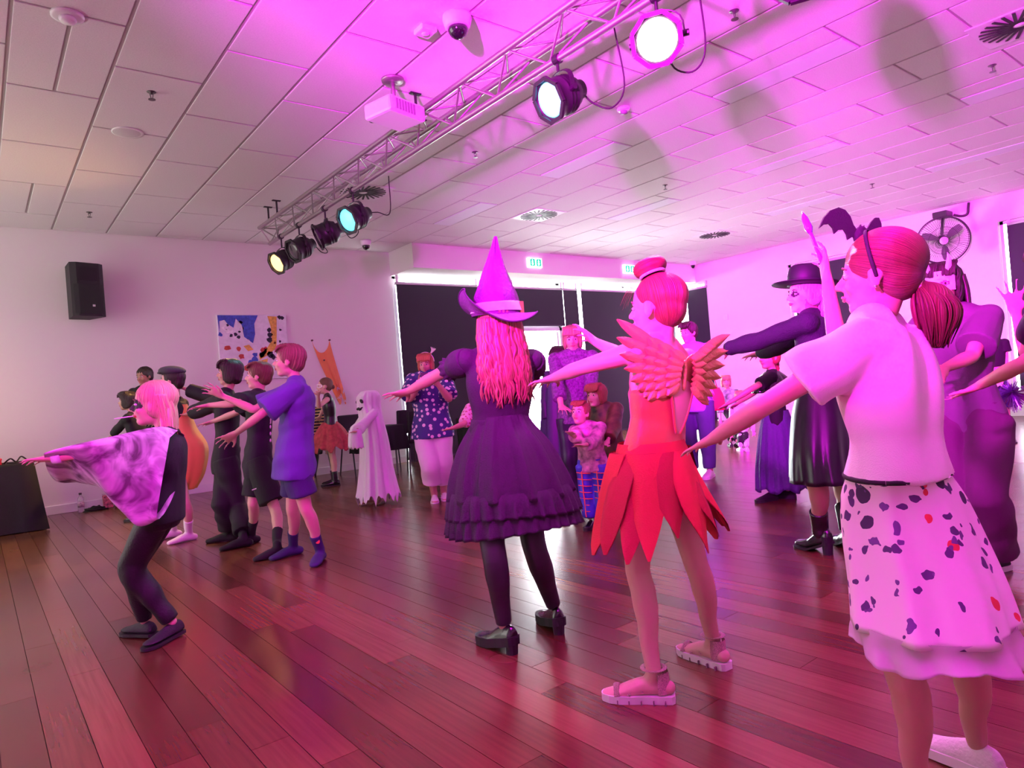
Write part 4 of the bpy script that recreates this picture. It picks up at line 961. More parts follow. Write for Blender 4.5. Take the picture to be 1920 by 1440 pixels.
# ---- witch ---------------------------------------------------------------
S = skeleton(1.53, 3.04, (940, 850), (937, 668), (-.30, 0, -1), (932, 612), (-.30, 0, -1),
    la=((818, 704, 1), (767, 733, 1), (724, 747, 1), {'palm': (.1, -1, .4), 'spread': .22, 'curl': .12}), ra=((1003, 705, 1), (990, 735, 1), (985, 748, 1)),
    ll=((925, 1035), (945, 1170), (895, 1192)), rl=((1002, 1030), (1038, 1135), (1003, 1142)), ankz=.115, hk=.148)
W_ = person(S, 'girl in a tall purple-black witch hat with long wavy hair and a tiered black dress', .0062, SKIN_P, feet='none')
dress = fabric('witch_dress_cotton', (.042, .020, .052), .75, .3, 180)
shirt(S, dress, 0, .0, .010, 0, name='bodice', wr=.003)
a = Acc(); torso_prims(a, S, .016, .22, .36); garment(S, 'waistband', a, dress, .008, .002)
for s in 'lr':   # puffed sleeves with a frill
    P, R = limb_arm(S, s, .012, 0, -.02, .48); R = [r + .016 * math.sin(math.pi * min(1, (i + .5) / len(R))) for i, r in enumerate(R)]; R[-1] -= .012
    a = Acc(); tube(a, P, R, None, 16, 3, 'flat'); sl = garment(S, 'puff_sleeve', a, dress, .007, .005, 22)
    d = _n(S['e' + s] - S['s' + s]); c = P[-1]; x = _n(np.cross(d, UPZ)); y = np.cross(d, x)
    ring_cloth(S, 'sleeve_frill', [(c - d * .012, R[-1] + .002, R[-1] + .002), (c + d * .008, R[-1] + .010, R[-1] + .010), (c + d * .026, R[-1] + .014, R[-1] + .014)], dress, 60, 12, .005, parent=sl, side=x, fwd=y)
pc_ = S['pel']; top = pc_ + S['ax'] * .15
dn = lambda d, sx=0.0: top - UPZ * d + S['lh'] * sx
skirt_fold = lambda t: .012 * math.sin(5 * t)
ring_cloth(S, 'skirt', [(top + S['ax'] * .02, .120, .10), (dn(.03), .146, .125), (dn(.12, -.005), .205, .18), (dn(.24, -.012), .255, .225), (dn(.335, -.02), .280, .25)], dress, 160, 11, .014, .0012, phase=.4, taper=.7)
ring_cloth(S, 'ruffle', [(dn(.30, -.018), .270, .242), (dn(.335, -.02), .286, .258), (dn(.41, -.025), .302, .275)], dress, 200, 32, .011, hem=lambda t: .012 * math.sin(2 * t + 1))
ring_cloth(S, 'ruffle', [(dn(.375, -.02), .280, .252), (dn(.41, -.022), .292, .265), (dn(.475, -.025), .306, .28)], dress, 200, 32, .011, phase=1.2, hem=lambda t: .016 * math.sin(2 * t + 2))
tights = M('black_tights', (.030, .022, .032), .5)
stocking(S, tights, .05, 1.99, .007, 'tights', foot=False)
shoes(S, black_lt, sole_b, 'platform', .03, 'shoe')
# hair: wavy locks falling to the waist
hm = hair_mat('hair_strawberry', (.20, .07, .04), (.62, .32, .18), 26)
hair_cap(S, hm, 'long', 1.03)
c, h, F, L, U = S['head'], S['hh'], S['hF'], S['hL'], S['hU']; q = lambda a_, b_, u_: c + h * (a_ * F + b_ * L + u_ * U)
RL = []; rr = random.Random(2)
for i in range(130):
    t = math.pi * (.02 + .96 * rr.random()); b = math.cos(t) * .40; a_ = -.12 - .36 * math.sin(t) * (.8 + .25 * rr.random()); ln = 1.45 + .35 * rr.random() - .35 * abs(b)
    P = []; ph = rr.random() * 6.28; amp = .030 + .02 * rr.random(); wf = 2.4 + rr.random()
    for j in range(8):
        u = j / 7; w = amp * math.sin(wf * u * 6.28 + ph) * min(1, u * 2); sp_ = b * (1 + .35 * u) + w; back = a_ - .10 * math.sin(u * 2.6) + .02 * math.cos(wf * u * 6.28 + ph)
        P.append(q(back, sp_, .15 - ln * u))
    RL.append((P, [h * r for r in (.045, .052, .05, .046, .042, .036, .026, .008)]))
locks(S, hm, RL, 'long_locks')['kind'] = 'stuff'
a = Acc(); V = []   # a base volume under the locks
tube(a, [q(-.30, 0, .1), q(-.40, 0, -.3), q(-.42, 0, -.8), q(-.40, 0, -1.15)], [(h * .36, h * .16), (h * .40, h * .12), (h * .42, h * .09), (h * .32, h * .05)], L, 18, 4); V, Fh = remesh(a, .008, 2); mesh_obj('hair_mass', V, Fh, hm, W_, True, {'strand': (V - c) @ L * 14})
# hat: cone, white band, wide brim turned up on one side
hatm = fabric('witch_hat_felt', (.115, .03, .14), .7, .5, 90); hb = q(-.04, 0, .27); hax = _n(U + .05 * F)
tipp = at(929, 443, 3.02); bend = hb + (tipp - hb) * .55 + L * .005
hat = empty('hat', (0, 0, 0)); hat.parent = W_; hat.location = Vector((0, 0, 0))
rng = []
for u, r in ((-.04, .112), (.10, .106), (.22, .097), (.34, .080), (.55, .053), (.8, .023), (1.0, .003)):
    p = hb + (bend - hb) * min(1, u / .55) if u < .55 else bend + (tipp - bend) * (u - .55) / .45
    rng.append((p, r * (1.0), r * (1.0)))
ring_cloth(S, 'cone', rng, hatm, 60, 5, .004, parent=hat, side=L, fwd=F, taper=.6)
ring_cloth(S, 'band', [(hb + (bend - hb) * .0, .118, .118), (hb + (bend - hb) * .1, .1135, .1135), (hb + (bend - hb) * .22, .1065, .1065)], M('hat_band_white', (.85, .80, .84), .5), 48, 4, 0, parent=hat, side=L, fwd=F)
bk = q(-.02, -.62, .33); Acc().obox(q(-.28, -.42, .32), L * .004 + F * .012, U * .028, F * .004 - L * .01).obj('buckle', M('buckle_gold', (.75, .35, .2), .3, .8), hat)
V = []; n = 72; rings = 9
for j in range(rings):
    for i in range(n):
        t = 2 * math.pi * i / n; x, y = math.cos(t), math.sin(t); w = (.070 + .055 * max(0, x) ** 1.5) * j / (rings - 1)     # x: left, y: forward
        ph = math.radians(78 * max(0, x) ** 2.2 + 8 * max(0, y) - 38 * max(0, -y) ** 2 * (1 - .7 * max(0, x)))
        V.append(hb - hax * .010 + (L * x + F * y) * (.112 + w * math.cos(ph)) + hax * (w * math.sin(ph) + .006 * math.sin(4 * t) * j / rings))
Fb = [(j * n + i, j * n + (i + 1) % n, (j + 1) * n + (i + 1) % n, (j + 1) * n + i) for j in range(rings - 1) for i in range(n)]; k0 = len(V)
V2 = [v - hax * .003 for v in V]
mesh_obj('brim', V + V2, Fb + [tuple(k0 + i for i in f[::-1]) for f in Fb] + [((rings - 1) * n + i, (rings - 1) * n + (i + 1) % n, k0 + (rings - 1) * n + (i + 1) % n, k0 + (rings - 1) * n + i) for i in range(n)], hatm, hat)
P = [V[(rings - 1) * n + i] for i in range(0, n, 3)]; a = Acc(); tube(a, P + [P[0]], [.004] * (len(P) + 1), None, 6, 3, 'flat'); mesh_obj('brim_wire', a.verts(), a.f, fabric('hat_edging', (.05, .015, .07)), hat)

# ---- gold-winged girl -----------------------------------------------------
S = skeleton(1.475, 2.38, (1224, 872), (1240, 658), (-.62, 0, -.78), (1230, 576), (-.80, -.04, -.60),
    la=((1087, 690, 1), (1040, 708, 1), (1002, 722, 1), {'palm': (.1, -1, .2), 'spread': .15, 'curl': .2}), ra=((1168, 668, 1), (1118, 642, 1), (1082, 618, 1), {'palm': (-.3, -.6, .5)}),
    ll=((1196, 1072), (1226, 1262), (1148, 1300)), rl=((1305, 1058), (1337, 1200), (1288, 1218)), ankz=.095, hk=.150)
FA = person(S, 'girl with gold feathered wings, hair bun, backless orange leotard and ragged red skirt', .0062, SKIN_P, feet='bare')
leo = M('orange_velvet', (.62, .16, .05), .45, bump=.15, bscale=200, sheen=.4)
a = Acc(); torso_prims(a, S, .007, -.10, .62, 1.0, 1.0)
torso_prims(a, S, .005, .5, .80, .93, .95)
leo_o = garment(S, 'leotard', a, leo, .007, .0025, 30)
# the bare back: an inset of skin following the back with a V edge
bx_f = -S['f']; bmid = lambda t: S['pel'] + (S['nb'] - S['pel']) * t
V = []; nn, mm = 12, 16
for j in range(mm + 1):
    t = .30 + .62 * j / mm; w = (.010 + .085 * (j / mm) ** .75) * S['k'] * 1.05; dep = np.interp(t, [.3, .5, .7, .95], [.093, .100, .104, .09]) * S['k'] + .013
    for i in range(nn + 1):
        x = (i / nn * 2 - 1) * w; V.append(bmid(t) + S['l'] * x - S['f'] * (dep + .012 * math.sin(t * 3.1) * S['k'] - 1.9 * x * x))
mesh_obj('open_back', V, [(j * (nn + 1) + i, j * (nn + 1) + i + 1, (j + 1) * (nn + 1) + i + 1, (j + 1) * (nn + 1) + i) for j in range(mm) for i in range(nn)], SKIN_P, leo_o)
for sg in (0, nn):
    P = [np.array(V[j * (nn + 1) + sg]) for j in range(0, mm + 1, 2)]; a = Acc(); tube(a, P, [.0045] * len(P), None, 6, 3, 'flat'); mesh_obj('strap', a.verts(), a.f, leo, leo_o)
for k_ in range(0):   # gathered ruching at the side of the back
    t = .30 + .045 * k_; p0 = bmid(t) + S['l'] * .018 - S['f'] * (.110 * S['k']); p1 = bmid(t - .05) + S['l'] * .085 - S['f'] * (.080 * S['k']); p2 = bmid(t - .06) + S['l'] * .125 * S['k'] - S['f'] * .01
    a = Acc(); tube(a, [p0, (p0 + p1) / 2 - S['f'] * .004, p1, p2], [.002, .005, .0045, .001], None, 6, 4); mesh_obj('gather_fold', a.verts(), a.f, leo, leo_o)
# ragged petals of the skirt
red = M('red_felt', (.50, .028, .028), .75, bump=.25, bscale=220); rp2 = random.Random(5); hip = S['pel'] + UPZ * .055
a = Acc(); torso_prims(a, S, .012, -.02, .13); garment(S, 'skirt_waistband', a, red, .007, .002)
ring_cloth(S, 'underskirt', [(hip + UPZ * .03, .125, .108), (hip - UPZ * .05, .150, .130), (hip - UPZ * .13, .172, .150), (hip - UPZ * .17, .182, .160)], red, 72, 8, .006)
for k_ in range(17):
    t = 2 * math.pi * (k_ + .3 * rp2.random()) / 17; dx, dy = math.cos(t), math.sin(t); ln = .25 + .09 * rp2.random() + (.03 if dx < 0 else 0)
    V = []; nu, nv_ = 6, 10; w0 = .062
    rad = lambda d: (.142 + d * .36) * S['k'] * 1.12
    out = S['lh'] * dx + S['fh'] * dy; tan = -S['lh'] * dy + S['fh'] * dx
    for j in range(nv_ + 1):
        u = j / nv_; d = ln * u; w = w0 * (1 - .35 * u) * (1 - max(0, u - .55) ** 1.5 * 3.1) + .0015; r = rad(d) + .012 * math.sin(3 * u + k_)
        for i in range(nu + 1):
            x = (i / nu * 2 - 1) * w; el = math.hypot(dx * 1.0, dy * .8); V.append(hip + S['lh'] * dx * r * 1.08 + S['fh'] * dy * r * .92 + tan * x + out * (-.6 * x * x / .06 * .6 + (.006 if k_ % 2 else 0) + .012 * math.sin(x * 60) * u) - UPZ * d)
    V = np.array(V); fc_ = [(j * (nu + 1) + i, j * (nu + 1) + i + 1, (j + 1) * (nu + 1) + i + 1, (j + 1) * (nu + 1) + i) for j in range(nv_) for i in range(nu)]; n0 = len(V)
    mesh_obj('skirt_petal', np.concatenate([V, V - out * .004]), fc_ + [tuple(n0 + i for i in f[::-1]) for f in fc_], red if k_ % 2 else M('red_felt_dark', (.34, .016, .020), .8, bump=.25, bscale=220), FA)
# sandals
gl = M('glitter_strap', (.62, .38, .36), .3, .55, bump=.9, bscale=420, var=.5, vscale=400)
for s in 'lr':
    A, O = S['a' + s], S['o' + s]; d = O - A; d[2] = 0; d = _n(d); sd = np.cross(d, UPZ); kk = S['H'] / 1.6; Lf = .165 * S['H']; base = np.array([A[0], A[1], 0]) - d * Lf * .26
    sn = Acc(); V = []; pr = [(-.01, .020), (.03, .032), (.2, .036), (.4, .036), (.58, .043), (.75, .046), (.9, .038), (1.0, .020), (1.02, .006)]
    for t, w in pr:
        for x, z in ((-w, .001), (w, .001), (w * 1.03, .027), (-w * 1.03, .027)): V.append(base + d * Lf * t + sd * x * kk + UPZ * z)
    sn.add(V, [(k_ * 4 + i, k_ * 4 + (i + 1) % 4, (k_ + 1) * 4 + (i + 1) % 4, (k_ + 1) * 4 + i) for k_ in range(len(pr) - 1) for i in range(4)] + [(3, 2, 1, 0), (32, 33, 34, 35)])
    so = sn.obj('sandal_sole', sole_w, FA)
    for t in (.12, .28, .45, .62, .78):
        for sg in (-1, 1): Acc().obox(base + d * Lf * t + sd * sg * .040 * kk + UPZ * .008, d * .002, sd * .006, UPZ * .007).obj('sole_notch', M('notch_dark', (.2, .12, .14), .7), so)
    hc = Acc(); V = []; n_ = 11
    for j, (z, r) in enumerate(((.026, .036), (.05, .037), (.075, .036), (.098, .034))):
        for i in range(n_):
            t = math.pi * (i / (n_ - 1)) - math.pi / 2; V.append(np.array([A[0], A[1], 0]) - d * (.012 + r * kk * 1.15 * math.cos(t)) + sd * r * kk * math.sin(t) + UPZ * (z + .006))
    hc.add(V, [(j * n_ + i, j * n_ + i + 1, (j + 1) * n_ + i + 1, (j + 1) * n_ + i) for j in range(3) for i in range(n_ - 1)]); hc.obj('heel_counter', gl, so, True)
    def strap(nm, pts, r=.0055):
        a = Acc(); tube(a, pts, [(r, .0022)] * len(pts), d, 8, 4, 'flat'); mesh_obj(nm, a.verts(), a.f, gl, so)
    an = np.array([A[0], A[1], .115]); strap('ankle_strap', [an + (d * math.cos(t) + sd * math.sin(t)) * .041 * S['k'] * 1.12 for t in np.linspace(0, 6.283, 13)], .008)
    tp = base + d * Lf * .62
    strap('cross_strap', [tp + sd * .042 * kk + UPZ * .03, tp + UPZ * .066 - d * .02, base + d * Lf * .42 - sd * .036 * kk + UPZ * .04]); strap('cross_strap', [tp - sd * .042 * kk + UPZ * .03, tp + UPZ * .066 - d * .02, base + d * Lf * .42 + sd * .036 * kk + UPZ * .04])
    strap('toe_strap', [base + d * Lf * .78 + sd * .045 * kk + UPZ * .028, base + d * Lf * .80 + UPZ * .056, base + d * Lf * .78 - sd * .045 * kk + UPZ * .028], .010)
# wings: layered feathers on each side of a hub
gold = M('gold_satin', (.62, .40, .13), .38, .35, bump=.3, bscale=120); whub = S['nb'] - S['ax'] * .075 - S['f'] * .125 * S['k']; Dv = -S['f']
wings = empty('wings', (0, 0, 0)); wings.parent = FA; wings.location = Vector((0, 0, 0))
a = Acc(); tube(a, [whub + S['ax'] * .035, whub, whub - S['ax'] * .05], [.010, .012, .010], None, 10, 3); mesh_obj('wing_hub', a.verts(), a.f, gold, wings)
wl_ax = camdir(-.93, .30, .16); wr_ax = camdir(.62, .16, -.60)
for nm, ax_, sg in (('wing', wl_ax, 1), ('wing', wr_ax, -1)):
    pal = Acc(); Dn = camdir(.25, .05, 1) if sg > 0 else camdir(.75, 0, .65); nrm = _n(Dn - ax_ * (Dn @ ax_)); up_ = _n(S['ax'] - ax_ * (S['ax'] @ ax_))
    ell(pal, whub + ax_ * .075 - up_ * .005 - nrm * .004, ax_ * .085, up_ * .062, nrm * .010, 18, 10); wo = mesh_obj(nm, pal.verts(), pal.f, gold, wings)
    for row in range(4):
        cnt = (7, 7, 7, 6)[row]
        for i in range(cnt):
            v = i / (cnt - 1); ang = math.radians(14 - 74 * v); d_ = _n(ax_ * math.cos(ang) + up_ * math.sin(ang)); st_ = whub + ax_ * (.115, .085, .055, .025)[row] * (1 - .3 * v) + up_ * (.052 - .115 * v) * (1 - .10 * row)
            Lg = (.175 - .105 * v, .085, .075, .06)[row]; w = (.021, .022, .021, .019)[row]
            cr = np.cross(nrm, d_); VV = []
            for j in range(7):
                u = j / 6; ww = w * math.sin(math.pi * min(1, .18 + u * .82)) ** .6 if u < 1 else .001
                for x in (-1, -.4, 0, .4, 1): VV.append(st_ + d_ * Lg * u + cr * ww * x + nrm * (.004 + .006 * row + .009 * (1 - x * x) + .012 * u - (.0)))
            VV = np.array(VV); ff = [(j * 5 + i_, j * 5 + i_ + 1, (j + 1) * 5 + i_ + 1, (j + 1) * 5 + i_) for j in range(6) for i_ in range(4)]; n0 = len(VV)
            mesh_obj('feather', np.concatenate([VV, VV - nrm * .005]), ff + [tuple(n0 + i_ for i_ in f[::-1]) for f in ff], gold, wo)
# hair pulled into a bun
hb_ = hair_mat('hair_auburn', (.14, .03, .02), (.36, .10, .06), 34)
c, h, F, L, U = S['head'], S['hh'], S['hF'], S['hL'], S['hU']; q = lambda a_, b_, u_: c + h * (a_ * F + b_ * L + u_ * U)
bunc = q(.06, .0, .62); bax = _n(q(.06, 0, .62) - q(-.08, 0, .2))
hair_cap(S, hb_, 'sleek', 1.0, sleek=True, axis=bax)
a = Acc(); P = [bunc + bax * h * .02 + (L * math.cos(t) + np.cross(bax, L) * math.sin(t)) * h * .15 for t in np.linspace(0, 6.283, 17)]; tube(a, P, [h * .125] * 17, bax, 14, 2, 'flat'); ell(a, bunc + bax * h * .03, L * h * .17, np.cross(bax, L) * h * .17, bax * h * .10)
V, Fh = remesh(a, .005, 2); dq = (V - bunc) / h; mesh_obj('bun', V, Fh, hb_, FA, True, {'strand': np.arctan2(dq @ bax, np.linalg.norm(dq - np.outer(dq @ bax, bax), axis=1) - .115) * .8})
a = Acc(); P = [bunc - bax * h * .10 + (L * math.cos(t) + np.cross(bax, L) * math.sin(t)) * h * .19 for t in np.linspace(0, 6.283, 17)]; tube(a, P, [h * .025] * 17, bax, 8, 2, 'flat'); mesh_obj('hair_tie', a.verts(), a.f, M('white_tie', (.8, .75, .78), .6), FA)
RL = []
for i in range(14): b = (i - 6.5) * .04; RL.append(([q(.28, b, .33), q(.36, b * 1.2, .24), q(.42 + .02 * (i % 3), b * 1.4, .08 - .03 * (i % 4))], [h * .005, h * .004, h * .0015]))
locks(S, hb_, RL, 'loose_strands', n=5)['kind'] = 'stuff'

# ---- girl in the white tee ------------------------------------------------
S = skeleton(1.41, 1.76, (1690, 950), (1643, 625), (-.80, 0, -.60), (1645, 515), (-.80, -.04, -.60),
    la=((1425, 765, 1), (1338, 822, 1), (1292, 846, 1), {'palm': (.3, -1, 0), 'spread': .14, 'curl': .15}), ra=((1572, 655, 1), (1552, 530, 1), (1537, 462, 1), {'palm': (-1, 0, -.2), 'spread': .16, 'curl': .45, 'thumb': 1.0}),
    ll=((1692, 1255), (1722, 1478), (1655, 1500)), rl=((1806, 1225), (1832, 1392), (1765, 1405)), ankz=.085, hk=.152)
TG = person(S, 'girl in a white tee, bat headband, ponytail and a white skirt printed with spots', .0062, SKIN, feet='none')
tee = fabric('white_tee_cotton', (.86, .80, .78), .85, .2, 300); shirt(S, tee, .60, .185, .024, .016, .028, 'tee', wr=.010, seed=4, wide=1.16, deep=1.22)
a = Acc(); P = [S['nb'] + S['ax'] * .022 * S['H'] + S['f'] * .008 + (S['l'] * math.cos(t) * .066 + S['f'] * math.sin(t) * .060) * S['k'] * 1.05 for t in np.linspace(0, 6.283, 17)]; tube(a, P, [.006] * 17, None, 8, 2, 'flat'); mesh_obj('neckband', a.verts(), a.f, tee, TG)
def spots_mat():
    m = bpy.data.materials.new('spotted_skirt'); m.use_nodes = True; nt = m.node_tree; b = nt.nodes['Principled BSDF']; b.inputs['Roughness'].default_value = .8
    tc = nt.nodes.new('ShaderNodeTexCoord'); cur = None
    for (sc, th, col, dist) in ((11, .24, (.03, .02, .05), 1.0), (14, .20, (.55, .04, .04), 1.0), (24, .27, (.06, .03, .10), 2.2), (19, .20, (.10, .05, .16), 3.0)):
        nz = nt.nodes.new('ShaderNodeTexNoise'); nz.inputs['Scale'].default_value = 22; mxv = nt.nodes.new('ShaderNodeMix'); mxv.data_type = 'VECTOR'; mxv.inputs['Factor'].default_value = .02 * dist
        nt.links.new(tc.outputs['Object'], nz.inputs['Vector']); nt.links.new(tc.outputs['Object'], mxv.inputs['A']); nt.links.new(nz.outputs['Color'], mxv.inputs['B'])
        vo = nt.nodes.new('ShaderNodeTexVoronoi'); vo.inputs['Scale'].default_value = sc; nt.links.new(mxv.outputs['Result'], vo.inputs['Vector'])
        lt = nt.nodes.new('ShaderNodeMath'); lt.operation = 'LESS_THAN'; lt.inputs[1].default_value = th; nt.links.new(vo.outputs['Distance'], lt.inputs[0])
        sep = nt.nodes.new('ShaderNodeSeparateColor'); nt.links.new(vo.outputs['Color'], sep.inputs['Color'])
        g2 = nt.nodes.new('ShaderNodeMath'); g2.operation = 'GREATER_THAN'; g2.inputs[1].default_value = .3 if sc != 14 else .68; nt.links.new(sep.outputs['Red'], g2.inputs[0])
        ml = nt.nodes.new('ShaderNodeMath'); ml.operation = 'MULTIPLY'; nt.links.new(lt.outputs[0], ml.inputs[0]); nt.links.new(g2.outputs[0], ml.inputs[1])
        mx = nt.nodes.new('ShaderNodeMix'); mx.data_type = 'RGBA'; mx.inputs['B'].default_value = (*col, 1); nt.links.new(ml.outputs[0], mx.inputs['Factor'])
        if cur is None: mx.inputs['A'].default_value = (.78, .66, .68, 1)
        else: nt.links.new(cur, mx.inputs['A'])
        cur = mx.outputs['Result']
    nt.links.new(cur, b.inputs['Base Color']); return m
top = S['pel'] + S['ax'] * .085; rg_ = skirt_rings(S, top, [.06, .15, .25, .335, .385], [(.166, .117), (.168, .14), (.160, .155), (.164, .165), (.168, .172), (.174, .178)], .034, .14, camdir(1, 0, 0) * .06)
ring_cloth(S, 'skirt', rg_[:5], spots_mat(), 120, 7, .010, phase=1, taper=.8)
ring_cloth(S, 'tulle_hem', [(rg_[4][0] + UPZ * .01, rg_[4][1] - .004, rg_[4][2] - .004), (rg_[4][0] - UPZ * .02, rg_[4][1] + .001, rg_[4][2] + .001), rg_[5]], M('tulle', (.75, .6, .7), .7, alpha=.55), 120, 11, .010, hem=lambda t: .012 * math.sin(4 * t))
a = Acc(); P = [top + UPZ * .004 + S['lh'] * math.cos(t) * .168 + S['fh'] * math.sin(t) * .119 for t in np.linspace(0, 6.283, 33)]; tube(a, P, [.007] * 33, UPZ, 8, 1, 'flat'); mesh_obj('waistband', a.verts(), a.f, black_cl, TG)
shoes(S, M('white_sneaker', (.72, .66, .64), .6, bump=.4, bscale=90), sole_w, 'sneaker')
hg = hair_mat('hair_ginger_brown', (.07, .022, .014), (.22, .08, .04), 40)
c, h, F, L, U = S['head'], S['hh'], S['hF'], S['hL'], S['hU']; q = lambda a_, b_, u_: c + h * (a_ * F + b_ * L + u_ * U)
pax = _n(-F + .25 * U * -1); hair_cap(S, hg, 'sleek', 1.06, sleek=True, axis=pax)
tie = q(-.44, 0, -.18); a = Acc(); P = [q(-.38, 0, -.02), tie, q(-.56, 0, -.34), q(-.60, 0, -.58), q(-.58, 0, -.82)]
tube(a, [q(-.30, 0, -.05), tie], [h * .14, h * .07], None, 12, 3); tube(a, P[1:], [h * .07, h * .19, h * .215, h * .12], L, 16, 4); V, Fh = remesh(a, .006, 2); mesh_obj('ponytail', V, Fh, hg, TG, True, {'strand': np.arctan2((V - tie) @ L, (V - tie) @ F) * .7 + ((V - tie) @ L) * 9})
RL = []; rr = random.Random(9)
for i in range(90):
    t = rr.random() * 6.283; r0 = .05; wv = .165 + .05 * rr.random(); e1 = np.array([math.cos(t), math.sin(t)])
    pts = [tie + (L * e1[0] + F * e1[1]) * h * r0, q(-.56, 0, -.36) + (L * e1[0] + F * e1[1]) * h * wv, q(-.60, 0, -.58) + (L * e1[0] + F * e1[1]) * h * wv * 1.1, q(-.60 + .06 * rr.random(), 0, -.82 - .12 * rr.random()) + (L * e1[0] + F * e1[1]) * h * wv * .6]
    RL.append((pts, [h * .012, h * .017, h * .016, h * .004]))
locks(S, hg, RL, 'ponytail_locks')['kind'] = 'stuff'
a = Acc(); P = [tie + (L * math.cos(t) + np.cross(pax, L) * math.sin(t)) * h * .075 for t in np.linspace(0, 6.283, 13)]; tube(a, P, [h * .028] * 13, None, 8, 2, 'flat'); mesh_obj('hair_tie', a.verts(), a.f, M('pink_tie', (.6, .25, .3), .6), TG)
hbnd = empty('bat_headband', (0, 0, 0)); hbnd.parent = TG; hbnd.location = Vector((0, 0, 0))
a = Acc(); P = [q(-.01 + .10 * math.sin(t), .405 * math.cos(t), .10 + .445 * math.sin(t)) for t in np.linspace(-.35, math.pi + .35, 21)]; tube(a, P, [(h * .022, h * .012)] * 21, F, 8, 2); mesh_obj('band', a.verts(), a.f, black_cl, hbnd)
bat = [(0, .04), (.03, .13), (.06, .05), (.12, .10), (.18, .19), (.26, .25), (.35, .26), (.44, .20), (.50, .10), (.53, -.04), (.48, .02), (.42, .04), (.36, .0), (.33, -.06), (.29, .0), (.23, .02), (.18, -.03), (.15, -.09), (.10, -.04), (.04, -.05)]
bc = q(.16, 0, .50); bd = _n(camdir(-1, .22, .1)); bu = _n(U - bd * (U @ bd)); bn = np.cross(bd, bu)
for sg in (1, -1):
    VV = [bc + bd * h * 1.02 * x * sg * (1 if sg > 0 else .5) + bu * h * y * 1.02 + (bn * 0) for x, y in bat]; n0 = len(VV)
    mesh_obj('bat_wing', [v + bn * .003 for v in VV] + [v - bn * .003 for v in VV], [tuple(range(n0)), tuple(range(2 * n0 - 1, n0 - 1, -1))] + [(i, n0 + i, n0 + (i + 1) % n0, (i + 1) % n0) for i in range(n0)], black_cl, hbnd, False)
a = Acc(); ell(a, bc, bd * h * .09, bu * h * .12, bn * h * .07); mesh_obj('bat_body', a.verts(), a.f, black_cl, hbnd)
a = Acc(); ell(a, q(-.03, .385, -.17), F * .004, L * .004, U * .004, 8, 6); mesh_obj('earring', a.verts(), a.f, M('silver_stud', (.8, .8, .8), .15, 1), TG)
# toy wand in the raised hand
tp_ = S['tr'] * .35 + S['wr'] * .65; wd = _n(at(1515, 425, 2.2) - tp_)
wnd = empty('toy_wand', tp_, 'glittery purple toy wand held up by the girl in the white tee', 'toy wand')
Acc().rod(tp_ - wd * .02, tp_ + wd * .15, .008, 10, .006).obj('stick', M('purple_glitter', (.22, .08, .4), .3, .4, bump=.6, bscale=300), wnd, True)
Acc().lathe(tp_ + wd * .14, wd, [(.006, 0), (.013, .02), (.010, .06), (0, .09)], 10).obj('tip', M('purple_tip', (.20, .06, .45), .2, .3), wnd, True)

# ---- dancer in the tie-dye cape ---------------------------------------------
S = skeleton(1.45, 3.36, (305, 955), (313, 818), (-.95, 0, .22), (286, 758), (-1, -.02, .28),
    la=((205, 842, -1), (105, 858, 1), (42, 866, 1), {'palm': (0, -1, .2), 'spread': .1}), ra=((222, 852, 1), (150, 868, 1), (100, 874, 1)),
    ll=((240, 1070), (322, 1165), (262, 1218)), rl=((246, 1062), (272, 1163), (236, 1183)), hk=.150, ankz=.085)
eyep = M('face_paint_black', (.02, .012, .02), .6)
VP = person(S, 'crouching dancer with long blond hair, blackened eyes and a grey tie-dye cape sleeve', .0062, SKIN_P, feet='none',
    paint=[(lambda f, l, u: (f > .12) & (((np.abs(l) - .13) / .14) ** 2 + ((u + .01) / .15) ** 2 < 1), eyep)])
shirt(S, black_cl, 0, -.14, .012, name='black_vest', sides=''); trousers(S, M('black_leggings', (.007, .006, .008), .6, bump=.3, bscale=90), 1.98, .012, .004, 'trousers', wr=.006)
shoes(S, M('black_sneaker_knit', (.012, .012, .013), .7, bump=.4, bscale=200), sole_b, 'flat')
td = bpy.data.materials.new('tie_dye_cloth'); td.use_nodes = True; nt = td.node_tree; b = nt.nodes['Principled BSDF']; b.inputs['Roughness'].default_value = .8
tc = nt.nodes.new('ShaderNodeTexCoord'); nz = nt.nodes.new('ShaderNodeTexNoise'); nz.inputs['Scale'].default_value = 7; nz.inputs['Detail'].default_value = 3; nz.inputs['Distortion'].default_value = 1.2
rp_ = nt.nodes.new('ShaderNodeValToRGB'); rp_.color_ramp.elements[0].position = .36; rp_.color_ramp.elements[0].color = (.10, .055, .09, 1); rp_.color_ramp.elements[1].position = .62; rp_.color_ramp.elements[1].color = (.66, .58, .66, 1); e_ = rp_.color_ramp.elements.new(.47); e_.color = (.32, .23, .32, 1)
nt.links.new(tc.outputs['Object'], nz.inputs['Vector']); nt.links.new(nz.outputs['Fac'], rp_.inputs['Fac']); nt.links.new(rp_.outputs['Color'], b.inputs['Base Color'])
